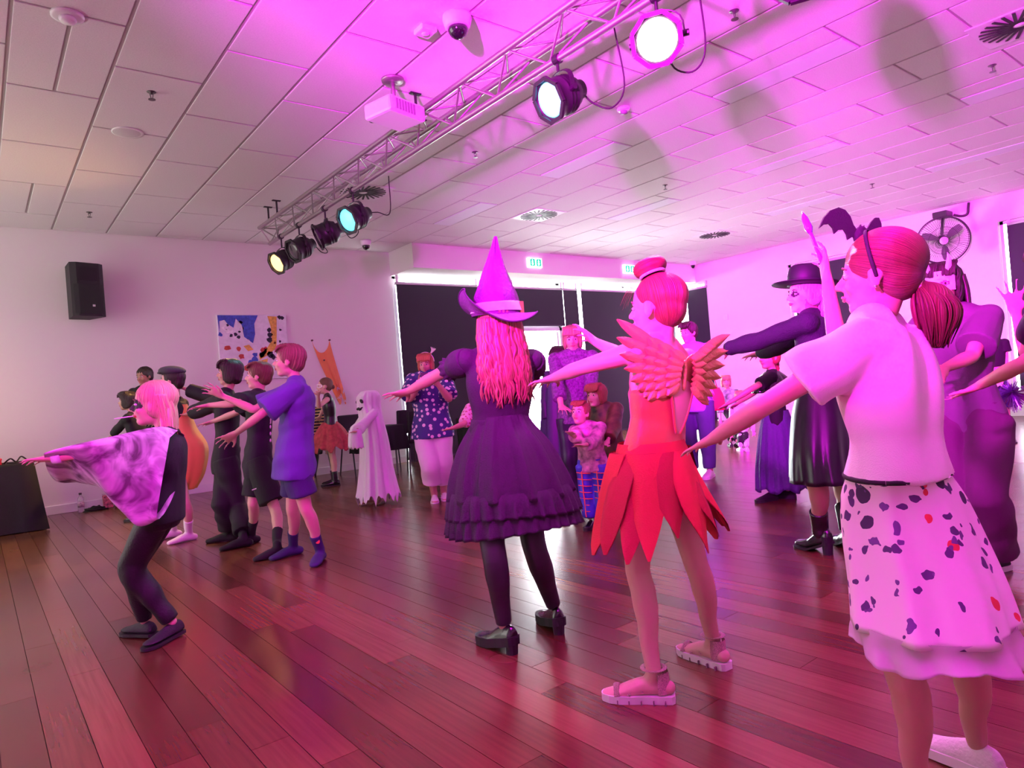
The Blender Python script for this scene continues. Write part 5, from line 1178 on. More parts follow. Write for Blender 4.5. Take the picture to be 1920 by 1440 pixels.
# batwing sleeve: a draped sheet from the arm down to the hip
arm = [S['nb'] + S['ax'] * .035 - S['f'] * .06 + S['l'] * .05, S['sl'] + UPZ * .075, S['el'] + UPZ * .052, S['el'] * .45 + S['wl'] * .55 + UPZ * .045, S['wl'] + UPZ * .036]
hemp = [at(300, 972, 3.14), at(258, 985, 3.12), at(205, 925, 3.12), at(150, 905, 3.24), at(112, 905, 3.30)]
A_ = catmull(np.array(arm), 7); B_ = catmull(np.array(hemp), 7); V = []; nv_ = 20; nA = len(A_); nside = camdir(.1, 0, 1)
for side_ in (1, -1):
    for j in range(nv_ + 1):
        u = j / nv_
        for i in range(nA):
            s_ = i / (nA - 1); p = A_[i] * (1 - u) + B_[i] * u + UPZ * (-.05 * math.sin(math.pi * u) * (1 - s_)) ; gap = (.085 * min(1, (u * 20) ** .5) * (1 - u) ** .35 + .03 * math.sin(math.pi * u) * (1 - s_ * .7) + .003)
            fold = .020 * math.sin(13 * s_ + 3 * u) * u * min(1, s_ * 5) + .010 * math.sin(29 * s_ + u) * u
            V.append(p + nside * (gap * side_ + fold))
nt_ = (nv_ + 1) * nA; Fq = [(j * nA + i, j * nA + i + 1, (j + 1) * nA + i + 1, (j + 1) * nA + i) for j in range(nv_) for i in range(nA - 1)]
Fq2 = [tuple(nt_ + i for i in f[::-1]) for f in Fq] + [(i, nt_ + i, nt_ + i + 1, i + 1) for i in range(nA - 1)]
cape = mesh_obj('cape_sleeve', V, Fq + Fq2, td, VP)
a = Acc(); d = _n(S['wl'] - S['el']); tube(a, [S['wl'] - d * .022, S['wl'] + d * .012], [.036 * S['k'], .033 * S['k']], None, 14, 2, 'flat'); mesh_obj('wrist_cuff', a.verts(), a.f, M('pale_cuff', (.75, .78, .80), .6), VP)
hbl = hair_mat('hair_blond', (.50, .30, .16), (.85, .66, .42), 30); hair_cap(S, hbl, 'long', 1.04)
c, h, F, L, U = S['head'], S['hh'], S['hF'], S['hL'], S['hU']; q = lambda a_, b_, u_: c + h * (a_ * F + b_ * L + u_ * U)
RL = []; rr = random.Random(12)
for i in range(95):
    t = 6.283 * rr.random(); b = math.sin(t) * .36; a_ = -.20 - .20 * math.cos(t) * .9; a_ = min(a_, .02); ln = .75 + .5 * rr.random(); ph = rr.random() * 6; am = .02 + .02 * rr.random()
    P = [q(a_ - .10 * u_ - .05 * math.sin(u_ * 3), b * (1 - .25 * u_) + am * math.sin(ph + 7 * u_), .22 - ln * u_ ) for u_ in (0, .25, .5, .75, 1.0)]; RL.append((P, [h * .045, h * .05, h * .045, h * .035, h * .008]))
for i in range(10): RL.append(([q(-.34, (i - 5) * .03, -.3), q(-.48, (i - 5) * .035, -.62), q(-.56, (i - 5) * .04, -.9), q(-.62 - .02 * (i % 3), (i - 5) * .035, -1.12)], [h * .04, h * .045, h * .04, h * .008]))
locks(S, hbl, RL, 'long_locks')['kind'] = 'stuff'
mp = q(.38, .04, -.25); lol = empty('lollipop', mp, 'white lollipop stick in the mouth of the tie-dye dancer', 'lollipop')
Acc().rod(mp - F * .01, mp + F * .085 - U * .012, .0028, 8).obj('stick', M('white_stick', (.85, .85, .85), .5), lol, True); a = Acc(); ell(a, mp - F * .015, F * .014, L * .014, U * .012, 10, 8); mesh_obj('candy', a.verts(), a.f, M('red_candy', (.5, .03, .06), .15), lol)
# ================================================================ people: the row of boys and the back of the hall
def quick(S, label, skin=None, vox=.009, feet='none', **k): return person(S, label, vox, skin, feet, **k)
hdk = hair_mat('hair_dark_brown', (.010, .006, .004), (.045, .025, .015), 30); hbr = hair_mat('hair_brown', (.07, .03, .015), (.22, .11, .05), 30); hrd = hair_mat('hair_red', (.20, .05, .02), (.45, .16, .07), 30); hgy = hair_mat('hair_honey', (.3, .18, .08), (.7, .5, .28), 28)
# purple tee boy
S = skeleton(1.53, 4.72, (552, 858), (555, 724), (-.95, 0, .18), (541, 677), (-1, .02, .12),
    la=((488, 778, -1), (443, 812, 1), (406, 834, 1), {'palm': (0, -.6, .6)}), ra=((476, 768, 1), (420, 744, 1), (368, 717, 1), {'palm': (0, -.5, .8), 'spread': .2}),
    ll=((574, 955), (600, 1032), (575, 1072)), rl=((548, 955), (550, 1022), (515, 1045)), hk=.148)
person(S, 'boy in a blue-purple tee and navy shorts reaching over the others', .007, SKIN_P, 'sock')
shirt(S, fabric('purple_tee', (.10, .055, .30)), .85, -.28, .026, .03, .032, 'tee', wr=.007, seed=6, wide=1.08, deep=1.15)
trousers(S, fabric('navy_shorts', (.035, .02, .11)), .72, .016, .03, 'shorts', wr=.006)
stocking(S, fabric('navy_socks', (.03, .025, .10)), 1.62, 2.0, .006); hair_cap(S, hair_mat('hair_light_brown', (.13, .06, .035), (.36, .20, .11), 34), 'short', 1.03)
a = Acc(); ell(a, S['al'] + (S['kl'] - S['al']) * .25 + camdir(.5, 0, 1) * .036, camdir(1, 0, -.3) * .016, UPZ * .018, camdir(.5, 0, 1) * .004); mesh_obj('sock_badge', a.verts(), a.f, M('orange_badge', (.7, .15, .08), .6), S['root'])
# skeleton shirt boy
S = skeleton(1.45, 5.45, (484, 860), (484, 744), (-.95, 0, .2), (484, 705), (-1, .02, .12),
    la=((438, 757, -1), (390, 760, 1), (345, 768, 1)), ra=((440, 775, 1), (400, 790, 1), (370, 800, 1)), ll=((516, 955), (520, 1025), (488, 1046)), rl=((474, 945), (472, 1002), (440, 1022)), hk=.150)
person(S, 'boy in black tee with white rib-bone print and black sports shorts', .008, SKIN_P, 'sock')
shirt(S, fabric('black_tee', (.008, .007, .012)), .75, -.30, .024, .014, .03, 'tee', wr=.006, seed=7)
trousers(S, fabric('black_shorts', (.007, .007, .008)), .85, .024, .03, 'shorts'); stocking(S, fabric('black_socks', (.012, .012, .014)), 1.55, 2.0, .006); hair_cap(S, hbr, 'short', 1.04)
bone = M('bone_print', (.75, .70, .72), .7)
for k_ in range(5):
    t = .30 + .11 * k_; p = S['pel'] + (S['nb'] - S['pel']) * t; bk_ = -S['f'] * (.080 * S['k'] + .036); a = Acc(); ell(a, p + bk_ + S['l'] * .055, S['l'] * .016, S['ax'] * .016, S['f'] * .006, 10, 6); mesh_obj('bone_spot', a.verts(), a.f, bone, S['root'])
a = Acc(); c0 = S['pel'] + (S['nb'] - S['pel']) * .78 - S['f'] * (.085 * S['k'] + .032)
for k_ in range(3): tube(a, [c0 + S['l'] * .06 - S['ax'] * (.02 + .04 * k_), c0 + S['l'] * .03 + S['ax'] * (.03 - .035 * k_), c0 - S['l'] * .01 - S['ax'] * .03 * k_], [.007, .009, .006], None, 6, 3)
o = mesh_obj('bone_print', a.verts(), a.f, bone, S['root']); o['kind'] = 'stuff'
Acc().obox(S['kl'] * .25 + S['hl'] * .75 - UPZ * .12 + camdir(-.2, 0, 1) * .105, camdir(1, .35, 0) * .022, camdir(-.3, 1, 0) * .004, camdir(0, 0, 1) * .003).obj('swoosh_mark', bone, S['root'])
# all-black boy
S = skeleton(1.49, 5.82, (424, 858), (424, 742), (-.95, 0, .25), (430, 699), (-1, 0, .15),
    la=((388, 764, 1), (357, 775, 1), (338, 781, 1)), ra=((388, 742, 1), (350, 730, 1), (330, 722, 1)), ll=((445, 950), (456, 1008), (425, 1027)), rl=((415, 945), (428, 998), (400, 1013)), hk=.150)
person(S, 'boy in loose black clothes with a dark bowl haircut', .008, SKIN, 'sock')
shirt(S, black_cl, 1.85, -.25, .024, .012, .02, 'sweatshirt', seed=8); trousers(S, black_cl, 1.85, .032, .012, 'trousers', wr=.008, seed=9); stocking(S, black_cl, 1.7, 2.0, .007); hair_cap(S, hdk, 'bob', 1.03)
# kid with flat cap and yellow costume
S = skeleton(1.48, 6.05, (334, 868), (330, 755), (-.95, 0, .1), (322, 714), (-1, 0, .1),
    la=((305, 775, 1), (290, 790, 1), (280, 800, 1)), ra=((300, 770, 1), (285, 780, 1), (275, 790, 1)), ll=((348, 945), (354, 998), (330, 1015)), rl=((322, 945), (325, 992), (302, 1008)), hk=.150)
person(S, 'child in a black flat cap, yellow costume and white ankle socks', .009, SKIN_P, 'sock')
yel = fabric('yellow_satin', (.80, .50, .10), .5); shirt(S, black_cl, 1.9, -.1, .015, name='black_undershirt', wr=.003)
p = S['pel']; bk2 = -S['fh'] * .05
ring_cloth(S, 'yellow_tunic', [(S['nb'] - S['ax'] * .02 + bk2 * .2, .10, .08), (p + S['ax'] * .30 + bk2 * .6, .16, .13), (p + S['ax'] * .12 + bk2, .19, .20), (p - UPZ * .10 + bk2 * .8, .17, .17), (p - UPZ * .24 + bk2 * .3, .115, .11)], yel, 64, 9, .010)
stocking(S, fabric('white_socks', (.75, .70, .72)), 1.55, 2.0, .006); hair_cap(S, hdk, 'short')
c, h, F, L, U = S['head'], S['hh'], S['hF'], S['hL'], S['hU']; q = lambda a_, b_, u_: c + h * (a_ * F + b_ * L + u_ * U)
a = Acc(); ell(a, q(-.02, 0, .40), F * h * .52, L * h * .46, U * h * .20, 20, 12); ell(a, q(.34, 0, .30), F * h * .22, L * h * .3, U * h * .05); cap_ = garment(S, 'flat_cap', a, M('grey_tweed', (.05, .05, .055), .85, bump=.4, bscale=200), .008, .002)
# man and dark-haired child at the wall
S = skeleton(1.76, 8.6, (279, 815), (273, 732), (-.2, 0, 1), (270, 706), (-.25, -.1, 1), k=1.0, hk=.132); quick(S, 'man with short dark hair standing by the long wall', SKIN_T, .012); shirt(S, black_cl, 1.9, -.15); trousers(S, black_cl); shoes(S, black_lt, sole_b); hair_cap(S, hdk, 'crop', 1.05)
S = skeleton(1.45, 7.5, (262, 852), (250, 780), (-.95, 0, .1), (239, 752), (-1, 0, .1), la=((225, 800, 1), (212, 815, 1), (205, 825, 1))); quick(S, 'dark-haired child in black jumper in front of the man', SKIN, .011); shirt(S, black_cl, 1.9, -.2); trousers(S, black_cl); shoes(S, black_lt, sole_b); hair_cap(S, hdk, 'bob', 1.0)
# masked girl with the red tutu
S = skeleton(1.46, 9.2, (620, 805), (614, 745), (-.9, 0, .3), (608, 724), (-.92, -.05, .35), la=((598, 762, -1), (597, 742, -1), (596, 728, -1)), ra=((606, 768, 1), (600, 780, 1), (596, 790, 1)), hk=.150)
R9 = quick(S, 'girl in a white eye mask, black top and ragged red net skirt', SKIN_P, .010); shirt(S, M('black_sequin', (.02, .018, .02), .3, .3), 0, .0, .010, name='bodice')
redn = M('red_net', (.42, .05, .06), .7, alpha=.9, var=.3, vscale=20); p = S['pel'] + S['ax'] * .10
ring_cloth(S, 'net_skirt', [(p, .11, .10), (p - UPZ * .10, .19, .18), (p - UPZ * .26, .27, .26), (p - UPZ * .36, .32, .30)], redn, 90, 13, .02, hem=lambda t: .03 * math.sin(9 * t) + .02 * math.sin(17 * t))
shoes(S, black_lt, sole_b, 'boot'); hair_cap(S, hbr, 'sleek', 1.02, sleek=True)
c, h, F, L, U = S['head'], S['hh'], S['hF'], S['hL'], S['hU']; q = lambda a_, b_, u_: c + h * (a_ * F + b_ * L + u_ * U)
a = Acc(); ell(a, q(-.50, 0, -.08), F * h * .14, L * h * .14, U * h * .14); mesh_obj('bun', a.verts(), a.f, hbr, R9, True, {'strand': np.arange(a.n) * .01})
def eye_mask(S, m, parent, horns=False):
    c, h, F, L, U = S['head'], S['hh'], S['hF'], S['hL'], S['hU']; q = lambda a_, b_, u_: c + h * (a_ * F + b_ * L + u_ * U)
    for s in (-1, 1):
        a = Acc(); tube(a, [q(.40 - .25 * abs(math.cos(t)) * (math.cos(t) > 0), s * (.14 + .12 * math.cos(t)), .01 + .10 * math.sin(t)) for t in np.linspace(0, 6.283, 17)], [h * .035] * 17, F, 8, 2, 'flat'); mesh_obj('mask', a.verts(), a.f, m, parent)
eye_mask(S, M('white_mask', (.85, .78, .8), .5), R9)
# seated woman in stripes
def stripes(name, a_col, b_col, scale):
    m = bpy.data.materials.new(name); m.use_nodes = True; nt = m.node_tree; b = nt.nodes['Principled BSDF']; b.inputs['Roughness'].default_value = .8
    tc = nt.nodes.new('ShaderNodeTexCoord'); w = nt.nodes.new('ShaderNodeTexWave'); w.bands_direction = 'Z'; w.inputs['Scale'].default_value = scale; r = nt.nodes.new('ShaderNodeValToRGB'); r.color_ramp.interpolation = 'CONSTANT'; r.color_ramp.elements[0].color = (*a_col, 1); r.color_ramp.elements[1].position = .7; r.color_ramp.elements[1].color = (*b_col, 1)
    nt.links.new(tc.outputs['Object'], w.inputs['Vector']); nt.links.new(w.outputs['Fac'], r.inputs['Fac']); nt.links.new(r.outputs['Color'], b.inputs['Base Color']); return m
S = skeleton(1.62, 9.95, (583, 838), (579, 770), (.1, 0, 1), (577, 750), (.2, 0, 1), ll=((588, 845), (584, 905), (582, 912)), rl=((572, 845), (570, 905), (566, 912)), hk=.135, k=1.0); quick(S, 'seated woman in a black and yellow striped top', SKIN, .012); shirt(S, stripes('striped_knit', (.02, .02, .02), (.6, .45, .15), 7), 1.3, -.1); trousers(S, black_cl, 1.8); shoes(S, black_lt, sole_b, 'flat'); hair_cap(S, hdk, 'sleek', 1.0, sleek=True)
# ghost child: robe with hood over a whole figure
S = skeleton(1.20, 7.12, (703, 848), (694, 772), (-.85, 0, .5), (690, 753), (-.72, 0, .68), la=((678, 800, -1), (668, 808, -1), (660, 812, -1)), ra=((672, 800, 1), (662, 810, 1), (655, 815, 1)), ll=((712, 895), (716, 930), (702, 946)), rl=((695, 895), (694, 931), (680, 944)), hk=.17)
G = person(S, 'barefoot child in a long ragged white ghost robe with a black-eyed hood', .008, SKIN, 'bare'); gw = fabric('ghost_white', (.78, .74, .78), .85); c, h, F, L, U = S['head'], S['hh'], S['hF'], S['hL'], S['hU']; q = lambda a_, b_, u_: c + h * (a_ * F + b_ * L + u_ * U)
p = S['pel']; rag = lambda t: .09 * (1 - abs(math.sin(7 * t))) + .04 * (1 - abs(math.sin(11.5 * t + 1))) - .03
ring_cloth(S, 'robe', [(q(-.05, 0, .585), .006, .006), (q(-.05, 0, .57), .045, .05), (q(-.05, 0, .50), .078, .085), (q(-.04, 0, .36), .097, .11), (q(-.03, 0, .2), .104, .122), (q(-.05, 0, -.25), .104, .118), (S['nb'] - UPZ * .05, .135, .115), (p + UPZ * .12, .15, .14), (p - UPZ * .15, .165, .165), (p - UPZ * .36, .185, .20), (p - UPZ * .45, .195, .22)], gw, 180, 9, .016, hem=rag, side=S['lh'], fwd=S['fh'])
for s in 'lr':
    P, R = limb_arm(S, s, .012, .03, -.1, 1.75); a = Acc(); tube(a, P, R, None, 14, 2, 'flat'); sl = garment(S, 'robe_sleeve', a, gw, .009, .004)
    ring_cloth(S, 'ragged_cuff', [(S['w' + s] + UPZ * .02, .04, .045), (S['w' + s] - UPZ * .06, .05, .055), (S['w' + s] - UPZ * .15, .055, .06)], gw, 40, 5, .006, hem=lambda t: .03 * abs(math.sin(4 * t)), parent=sl)
gk = M('ghost_black', (.01, .01, .012), .6)
for s in (-1, 1):
    a = Acc(); ell(a, q(.50, s * .20, .02), F * h * .07, (L * s * .55 + U * .8) * h * .10, (U * s * .55 - L * .8) * h * .16, 12, 8); mesh_obj('hood_eye', a.verts(), a.f, gk, G)
a = Acc(); tube(a, [q(.48, -.22, -.30), q(.56, -.1, -.38), q(.56, .0, -.33), q(.56, .1, -.40), q(.48, .22, -.30)], [h * .03, h * .065, h * .05, h * .065, h * .03], F, 8, 3); mesh_obj('hood_mouth', a.verts(), a.f, gk, G)
# woman in the spotted blouse filming
def dots(name, base, dot, scale, th=.28):
    m = bpy.data.materials.new(name); m.use_nodes = True; nt = m.node_tree; b = nt.nodes['Principled BSDF']; b.inputs['Roughness'].default_value = .7
    tc = nt.nodes.new('ShaderNodeTexCoord'); v = nt.nodes.new('ShaderNodeTexVoronoi'); v.inputs['Scale'].default_value = scale; v.inputs['Randomness'].default_value = .6; lt = nt.nodes.new('ShaderNodeMath'); lt.operation = 'LESS_THAN'; lt.inputs[1].default_value = th
    mx = nt.nodes.new('ShaderNodeMix'); mx.data_type = 'RGBA'; mx.inputs['A'].default_value = (*base, 1); mx.inputs['B'].default_value = (*dot, 1)
    nt.links.new(tc.outputs['Object'], v.inputs['Vector']); nt.links.new(v.outputs['Distance'], lt.inputs[0]); nt.links.new(lt.outputs[0], mx.inputs['Factor']); nt.links.new(mx.outputs['Result'], b.inputs['Base Color']); return m
S = skeleton(1.60, 7.08, (811, 808), (803, 709), (-.1, 0, 1), (798, 683), (-.1, -.08, 1), la=((842, 748, -1), (822, 722, -1), (806, 706, -1), {'palm': (-.6, .5, -.4)}), ra=((768, 748, -1), (786, 722, -1), (800, 706, -1), {'palm': (.6, .5, -.4)}), ll=((830, 870), (832, 922), (836, 936)), rl=((806, 870), (814, 926), (816, 944)), k=1.12, hk=.135, sw=.108)
DW = quick(S, 'woman with a copper bob in a navy spotted blouse and white capri trousers, filming', SKIN, .009, 'bare')
shirt(S, dots('spotted_blouse', (.035, .03, .16), (.75, .62, .66), 19, .34), .85, -.12, .03, .03, .03, 'blouse', wide=1.08, deep=1.15)
trousers(S, fabric('white_capris', (.74, .68, .68)), 1.62, .03, .03, 'capri_trousers', wr=.006); hair_cap(S, hair_mat('hair_copper', (.30, .07, .03), (.62, .22, .10), 30), 'bob', 1.03)
shoes(S, M('white_sandal', (.75, .68, .7), .5), sole_w, 'flat')
ph = (S['tl'] + S['tr']) / 2; pho = empty('phone', ph, 'phone held up by the woman in the spotted blouse', 'phone'); Acc().obox(ph, camdir(1, 0, 0) * .075, camdir(0, .1, 1) * .005, UPZ * .038, .003).obj('case', blk, pho)
c, h, F, L, U = S['head'], S['hh'], S['hF'], S['hL'], S['hU']; q = lambda a_, b_, u_: c + h * (a_ * F + b_ * L + u_ * U)
a = Acc(); tube(a, [q(-.05, .42 * math.cos(t), .12 + .46 * math.sin(t)) for t in np.linspace(0, 3.14, 13)], [h * .02] * 13, None, 6, 2); hd = mesh_obj('headband', a.verts(), a.f, M('silver_band', (.7, .6, .6), .3, .6), DW)
for i in range(4):
    a = Acc(); tube(a, [q(-.05, .28, .48), q(-.05, .36 + .05 * i, .66), q(-.02, .34 + .07 * i, .80 - .03 * i)], [h * .02, h * .028, h * .015], None, 6, 3); mesh_obj('headband_finger', a.verts(), a.f, M('silver_band'), hd)
# child half hidden behind the witch
S = skeleton(1.35, 6.2, (902, 838), (900, 762), (-.6, 0, -.5), (898, 725), (-.7, 0, -.4), la=((870, 795, -1), (848, 803, -1), (830, 806, -1)), k=.9); quick(S, 'child mostly hidden behind the witch, in a pale floral top', SKIN, .010); shirt(S, dots('floral_pale', (.70, .55, .55), (.45, .12, .15), 30, .35), .9, -.2, .018); trousers(S, fabric('plum_trousers', (.08, .03, .08))); shoes(S, black_lt, sole_b); hair_cap(S, hbr, 'bob')

# ---- group by the doorway -------------------------------------------------------
S = skeleton(1.64, 6.0, (1082, 782), (1075, 668), (-.1, 0, 1), (1073, 635), (-.1, -.15, 1), la=((1108, 722, -1), (1106, 758, -1), (1098, 780, -1)), ra=((1046, 722, -1), (1052, 760, -1), (1060, 775, -1)), k=1.0, hk=.135)
quick(S, 'blond woman in a purple knit top holding a small child before her', SKIN_P, .009); shirt(S, M('purple_knit', (.16, .05, .20), .6, bump=.9, bscale=60, var=.5, vscale=50), 1.7, -.1, .016); trousers(S, M('dark_shiny_trousers', (.03, .02, .05), .3)); shoes(S, black_lt, sole_b, 'flat'); hair_cap(S, hgy, 'bob', 1.04)
S = skeleton(1.40, 6.6, (1056, 800), (1052, 700), (.2, 0, 1), (1046, 670), (.3, 0, 1)); quick(S, 'child with a dark patterned hood and long dark cape by the doorway', SKIN, .010); shirt(S, M('dark_cape', (.03, .02, .06), .6), 1.9, -.2); trousers(S, black_cl); shoes(S, black_lt, sole_b); hair_cap(S, hdk, 'bob', 1.05)
p = S['pel']; ring_cloth(S, 'cape', [(S['nb'] + UPZ * .03, .07, .07), (S['nb'] - UPZ * .06, .17, .14), (p, .21, .2), (p - UPZ * .45, .26, .25)], M('purple_cape', (.04, .02, .09), .5), 64, 8, .02)
S = skeleton(1.06, 5.15, (1112, 872), (1101, 802), (-.4, 0, .9), (1088, 775), (-.55, .2, .8), la=((1112, 830, -1), (1092, 836, -1), (1075, 832, -1)), ra=((1085, 822, -1), (1072, 815, -1), (1062, 805, -1)), hk=.175)
LK = quick(S, 'small child with a pale face and blue trousers laced in red', SKIN_P, .008); shirt(S, M('patchwork_top', (.5, .2, .35), .7, var=.8, vscale=16), 1.6, -.15, .02); trousers(S, M('blue_satin', (.05, .05, .45), .35, var=.4, vscale=12), 1.95, .028, .01, wr=.008); shoes(S, black_lt, sole_b); hair_cap(S, hrd, 'short')
rl_ = M('red_lacing', (.8, .12, .1), .5)
for s in 'lr':
    for k_ in range(7):
        t = .25 + .24 * k_; P, R = limb_leg(S, s, .034, .008, t - .02, t + .02); o_ = S['fh'] * .0; a = Acc(); c0 = P[1]; tube(a, [c0 + camdir(-.9, 0, .45) * R[1], c0 + camdir(-.25, 0, .97) * R[1] * 1.08, c0 + camdir(.35, 0, .9) * R[1]], [.004] * 3, None, 6, 4); mesh_obj('lace', a.verts(), a.f, rl_, LK)
    P, R = limb_leg(S, s, .036, .008, .2, 1.9); a = Acc(); tube(a, [p_ + camdir(-.5, 0, .87) * r_ for p_, r_ in zip(P, R)], [.005] * len(P), None, 6, 2); mesh_obj('lace_cord', a.verts(), a.f, rl_, LK)
S = skeleton(1.17, 5.45, (1144, 846), (1130, 768), (-.5, 0, .8), (1118, 742), (-.7, .05, .7), la=((1150, 800, -1), (1140, 825, -1), (1135, 840, -1)), hk=.165); quick(S, 'red-haired child in a black and gold costume beside the laced trousers', SKIN_P, .009); shirt(S, M('black_gold_top', (.10, .05, .02), .5, var=.95, vscale=10), 1.9, -.2, .03); trousers(S, black_cl, 1.9, .03); shoes(S, black_lt, sole_b); hair_cap(S, hrd, 'bob', 1.06)
# woman with short hair and red bag, behind the wings
S = skeleton(1.68, 7.25, (1304, 752), (1297, 655), (-.5, 0, .8), (1290, 624), (-.75, -.1, .6), la=((1322, 700, 1), (1330, 725, -1), (1330, 742, -1)), k=1.05, hk=.135); quick(S, 'woman with short dark hair in a lilac top and jeans, behind the gold wings', SKIN, .010); shirt(S, fabric('lilac_top', (.30, .20, .55)), .8, -.2, .02); trousers(S, fabric('dark_jeans', (.06, .06, .16)), 1.95, .02); shoes(S, M('white_sneaker'), sole_w); hair_cap(S, hdk, 'short', 1.05)
bgp = at(1338, 745, 7.2); hbg = empty('handbag', bgp - UPZ * .16, 'red handbag carried by the woman in the lilac top', 'bag'); a = Acc(); tube(a, [bgp - UPZ * .14, bgp, bgp + UPZ * .10], [(.12, .05), (.11, .045), (.07, .02)], camdir(1, 0, 0), 16, 4, 'flat'); mesh_obj('bag_body', a.verts(), a.f, M('red_leather', (.55, .04, .06), .4), hbg); Acc().path([bgp + UPZ * .09 - camdir(1, 0, 0) * .05, bgp + UPZ * .25, bgp + UPZ * .09 + camdir(1, 0, 0) * .05], .006).obj('strap', M('red_leather'), hbg, True)
# far children
S = skeleton(1.15, 10.3, (1372, 770), (1366, 735), (-.2, 0, 1), (1361, 716), (-.2, 0, 1), ll=((1368, 800), (1370, 828), (1368, 834)), rl=((1378, 800), (1382, 828), (1380, 834)), hk=.17); quick(S, 'far child in a green and white top by the side wall', SKIN_P, .012); shirt(S, M('green_white_top', (.25, .5, .3), .7, var=.8, vscale=14), 1.5, -.2); trousers(S, black_cl); shoes(S, black_lt, sole_b); hair_cap(S, hgy, 'bob')
S = skeleton(1.1, 9.6, (1392, 795), (1388, 762), (-.4, 0, 1), (1386, 745), (-.4, 0, 1), ll=((1388, 815), (1388, 836), (1384, 842)), rl=((1398, 815), (1400, 836), (1397, 842)), hk=.17); R7 = quick(S, 'far child in glossy white plates of costume armour', SKIN_P, .012); wa = M('white_armour', (.78, .76, .80), .25, coat=.6); shirt(S, wa, 0, .1, .018, name='chest_plate', wr=0); hair_cap(S, hgy, 'short')
for s in 'lr':
    for nm, fn, t0, t1 in (('upper_arm_plate', limb_arm, .1, .8), ('forearm_plate', limb_arm, 1.15, 1.9), ('thigh_plate', limb_leg, .25, .85), ('shin_plate', limb_leg, 1.15, 1.9)):
        P, R = fn(S, s, .014, 0, t0, t1); a = Acc(); tube(a, P, R, None, 12, 2); mesh_obj(nm, a.verts(), a.f, wa, R7)
trousers(S, black_cl, 1.9, .006); shoes(S, wa, sole_w)

# ---- right-hand people ------------------------------------------------------------
S = skeleton(1.68, 4.08, (1540, 762), (1520, 600), (-.80, 0, -.5), (1507, 553), (-.9, 0, .1), la=((1427, 638, 1), (1362, 655, 1), (1325, 672, 1), {'palm': (0, -1, .3)}), ra=((1462, 650, 1), (1425, 662, 1), (1400, 672, 1)), ll=((1528, 900), (1538, 992), (1500, 1020)), rl=((1572, 895), (1588, 985), (1562, 1005)), k=1.0, hk=.135, ankz=.14)
BH = person(S, 'person in a brimmed black hat, skull-painted face, black dress and heeled ankle boots', .0085, SKIN, 'none', paint=[(lambda f, l, u: (f > .08) & (np.abs(l) < .3) & (u < .22), M('skull_white', (.80, .76, .78), .6)), (lambda f, l, u: (f > .12) & (((np.abs(l) - .125) / .09) ** 2 + (u / .09) ** 2 < 1), eyep)])
shirt(S, fabric('black_lace_top', (.020, .014, .034), bump=.6, bscale=110), 1.95, -.05, .014, .005, .01, 'long_sleeved_top'); p = S['pel']
ring_cloth(S, 'black_skirt', skirt_rings(S, p + S['ax'] * .12, [.17, .37, .54], [(.140, .12), (.185, .17), (.20, .19), (.215, .205)]), M('black_satin', (.012, .010, .014), .3), 96, 9, .014)
shoes(S, black_lt, sole_b, 'boot', .065, 'ankle_boot')
c, h, F, L, U = S['head'], S['hh'], S['hF'], S['hL'], S['hU']; q = lambda a_, b_, u_: c + h * (a_ * F + b_ * L + u_ * U)
hair_cap(S, hair_mat('hair_silver', (.35, .3, .32), (.8, .76, .8), 30), 'long', 1.02); RL = []; rr = random.Random(4)
for i in range(40):
    b = (rr.random() - .5) * .7; ln = .7 + .3 * rr.random(); RL.append(([q(-.25, b, .1), q(-.36, b, -.2), q(-.36 + .1 * rr.random(), b * 1.1, .1 - ln)], [h * .05, h * .05, h * .01]))
locks(S, MATS['hair_silver'], RL, 'locks')['kind'] = 'stuff'
ht = empty('hat', (0, 0, 0)); ht.parent = BH; ht.location = Vector((0, 0, 0))
Acc().lathe(q(-.03, 0, .24), U, [(h * .44, 0), (h * .43, .06), (h * .38, .11), (h * .30, .125), (0, .12)], 28).obj('crown', M('hat_black', (.012, .010, .016), .6), ht, True)
Acc().lathe(q(-.03, 0, .25), U, [(h * .43, 0), (h * .82, .008), (h * .83, .014), (h * .43, .012)], 36).obj('brim', M('hat_black'), ht, True)
d = _n(S['wl'] - S['el']); a = Acc(); tube(a, [S['wl'] - d * .03, S['wl'] - d * .005], [.040 * S['k']] * 2, None, 14, 2, 'flat'); mesh_obj('watch_strap', a.verts(), a.f, black_lt, BH)
for i in range(22):   # silver threads over the shoulder
    t = rr.random(); p0 = S['nb'] + (S['pel'] - S['nb']) * .45 * t + S['l'] * (rr.random() - .4) * .2 - S['f'] * (.095 * S['k'] + .014); a = Acc(); dd = _n(camdir(rr.random() - .5, rr.random() - .5, .1)); tube(a, [p0, p0 + dd * .015, p0 + dd * .03 + UPZ * .004], [.0013] * 3, None, 5, 2); mesh_obj('silver_thread', a.verts(), a.f, M('silver_thread', (.8, .75, .8), .3, .5), BH)
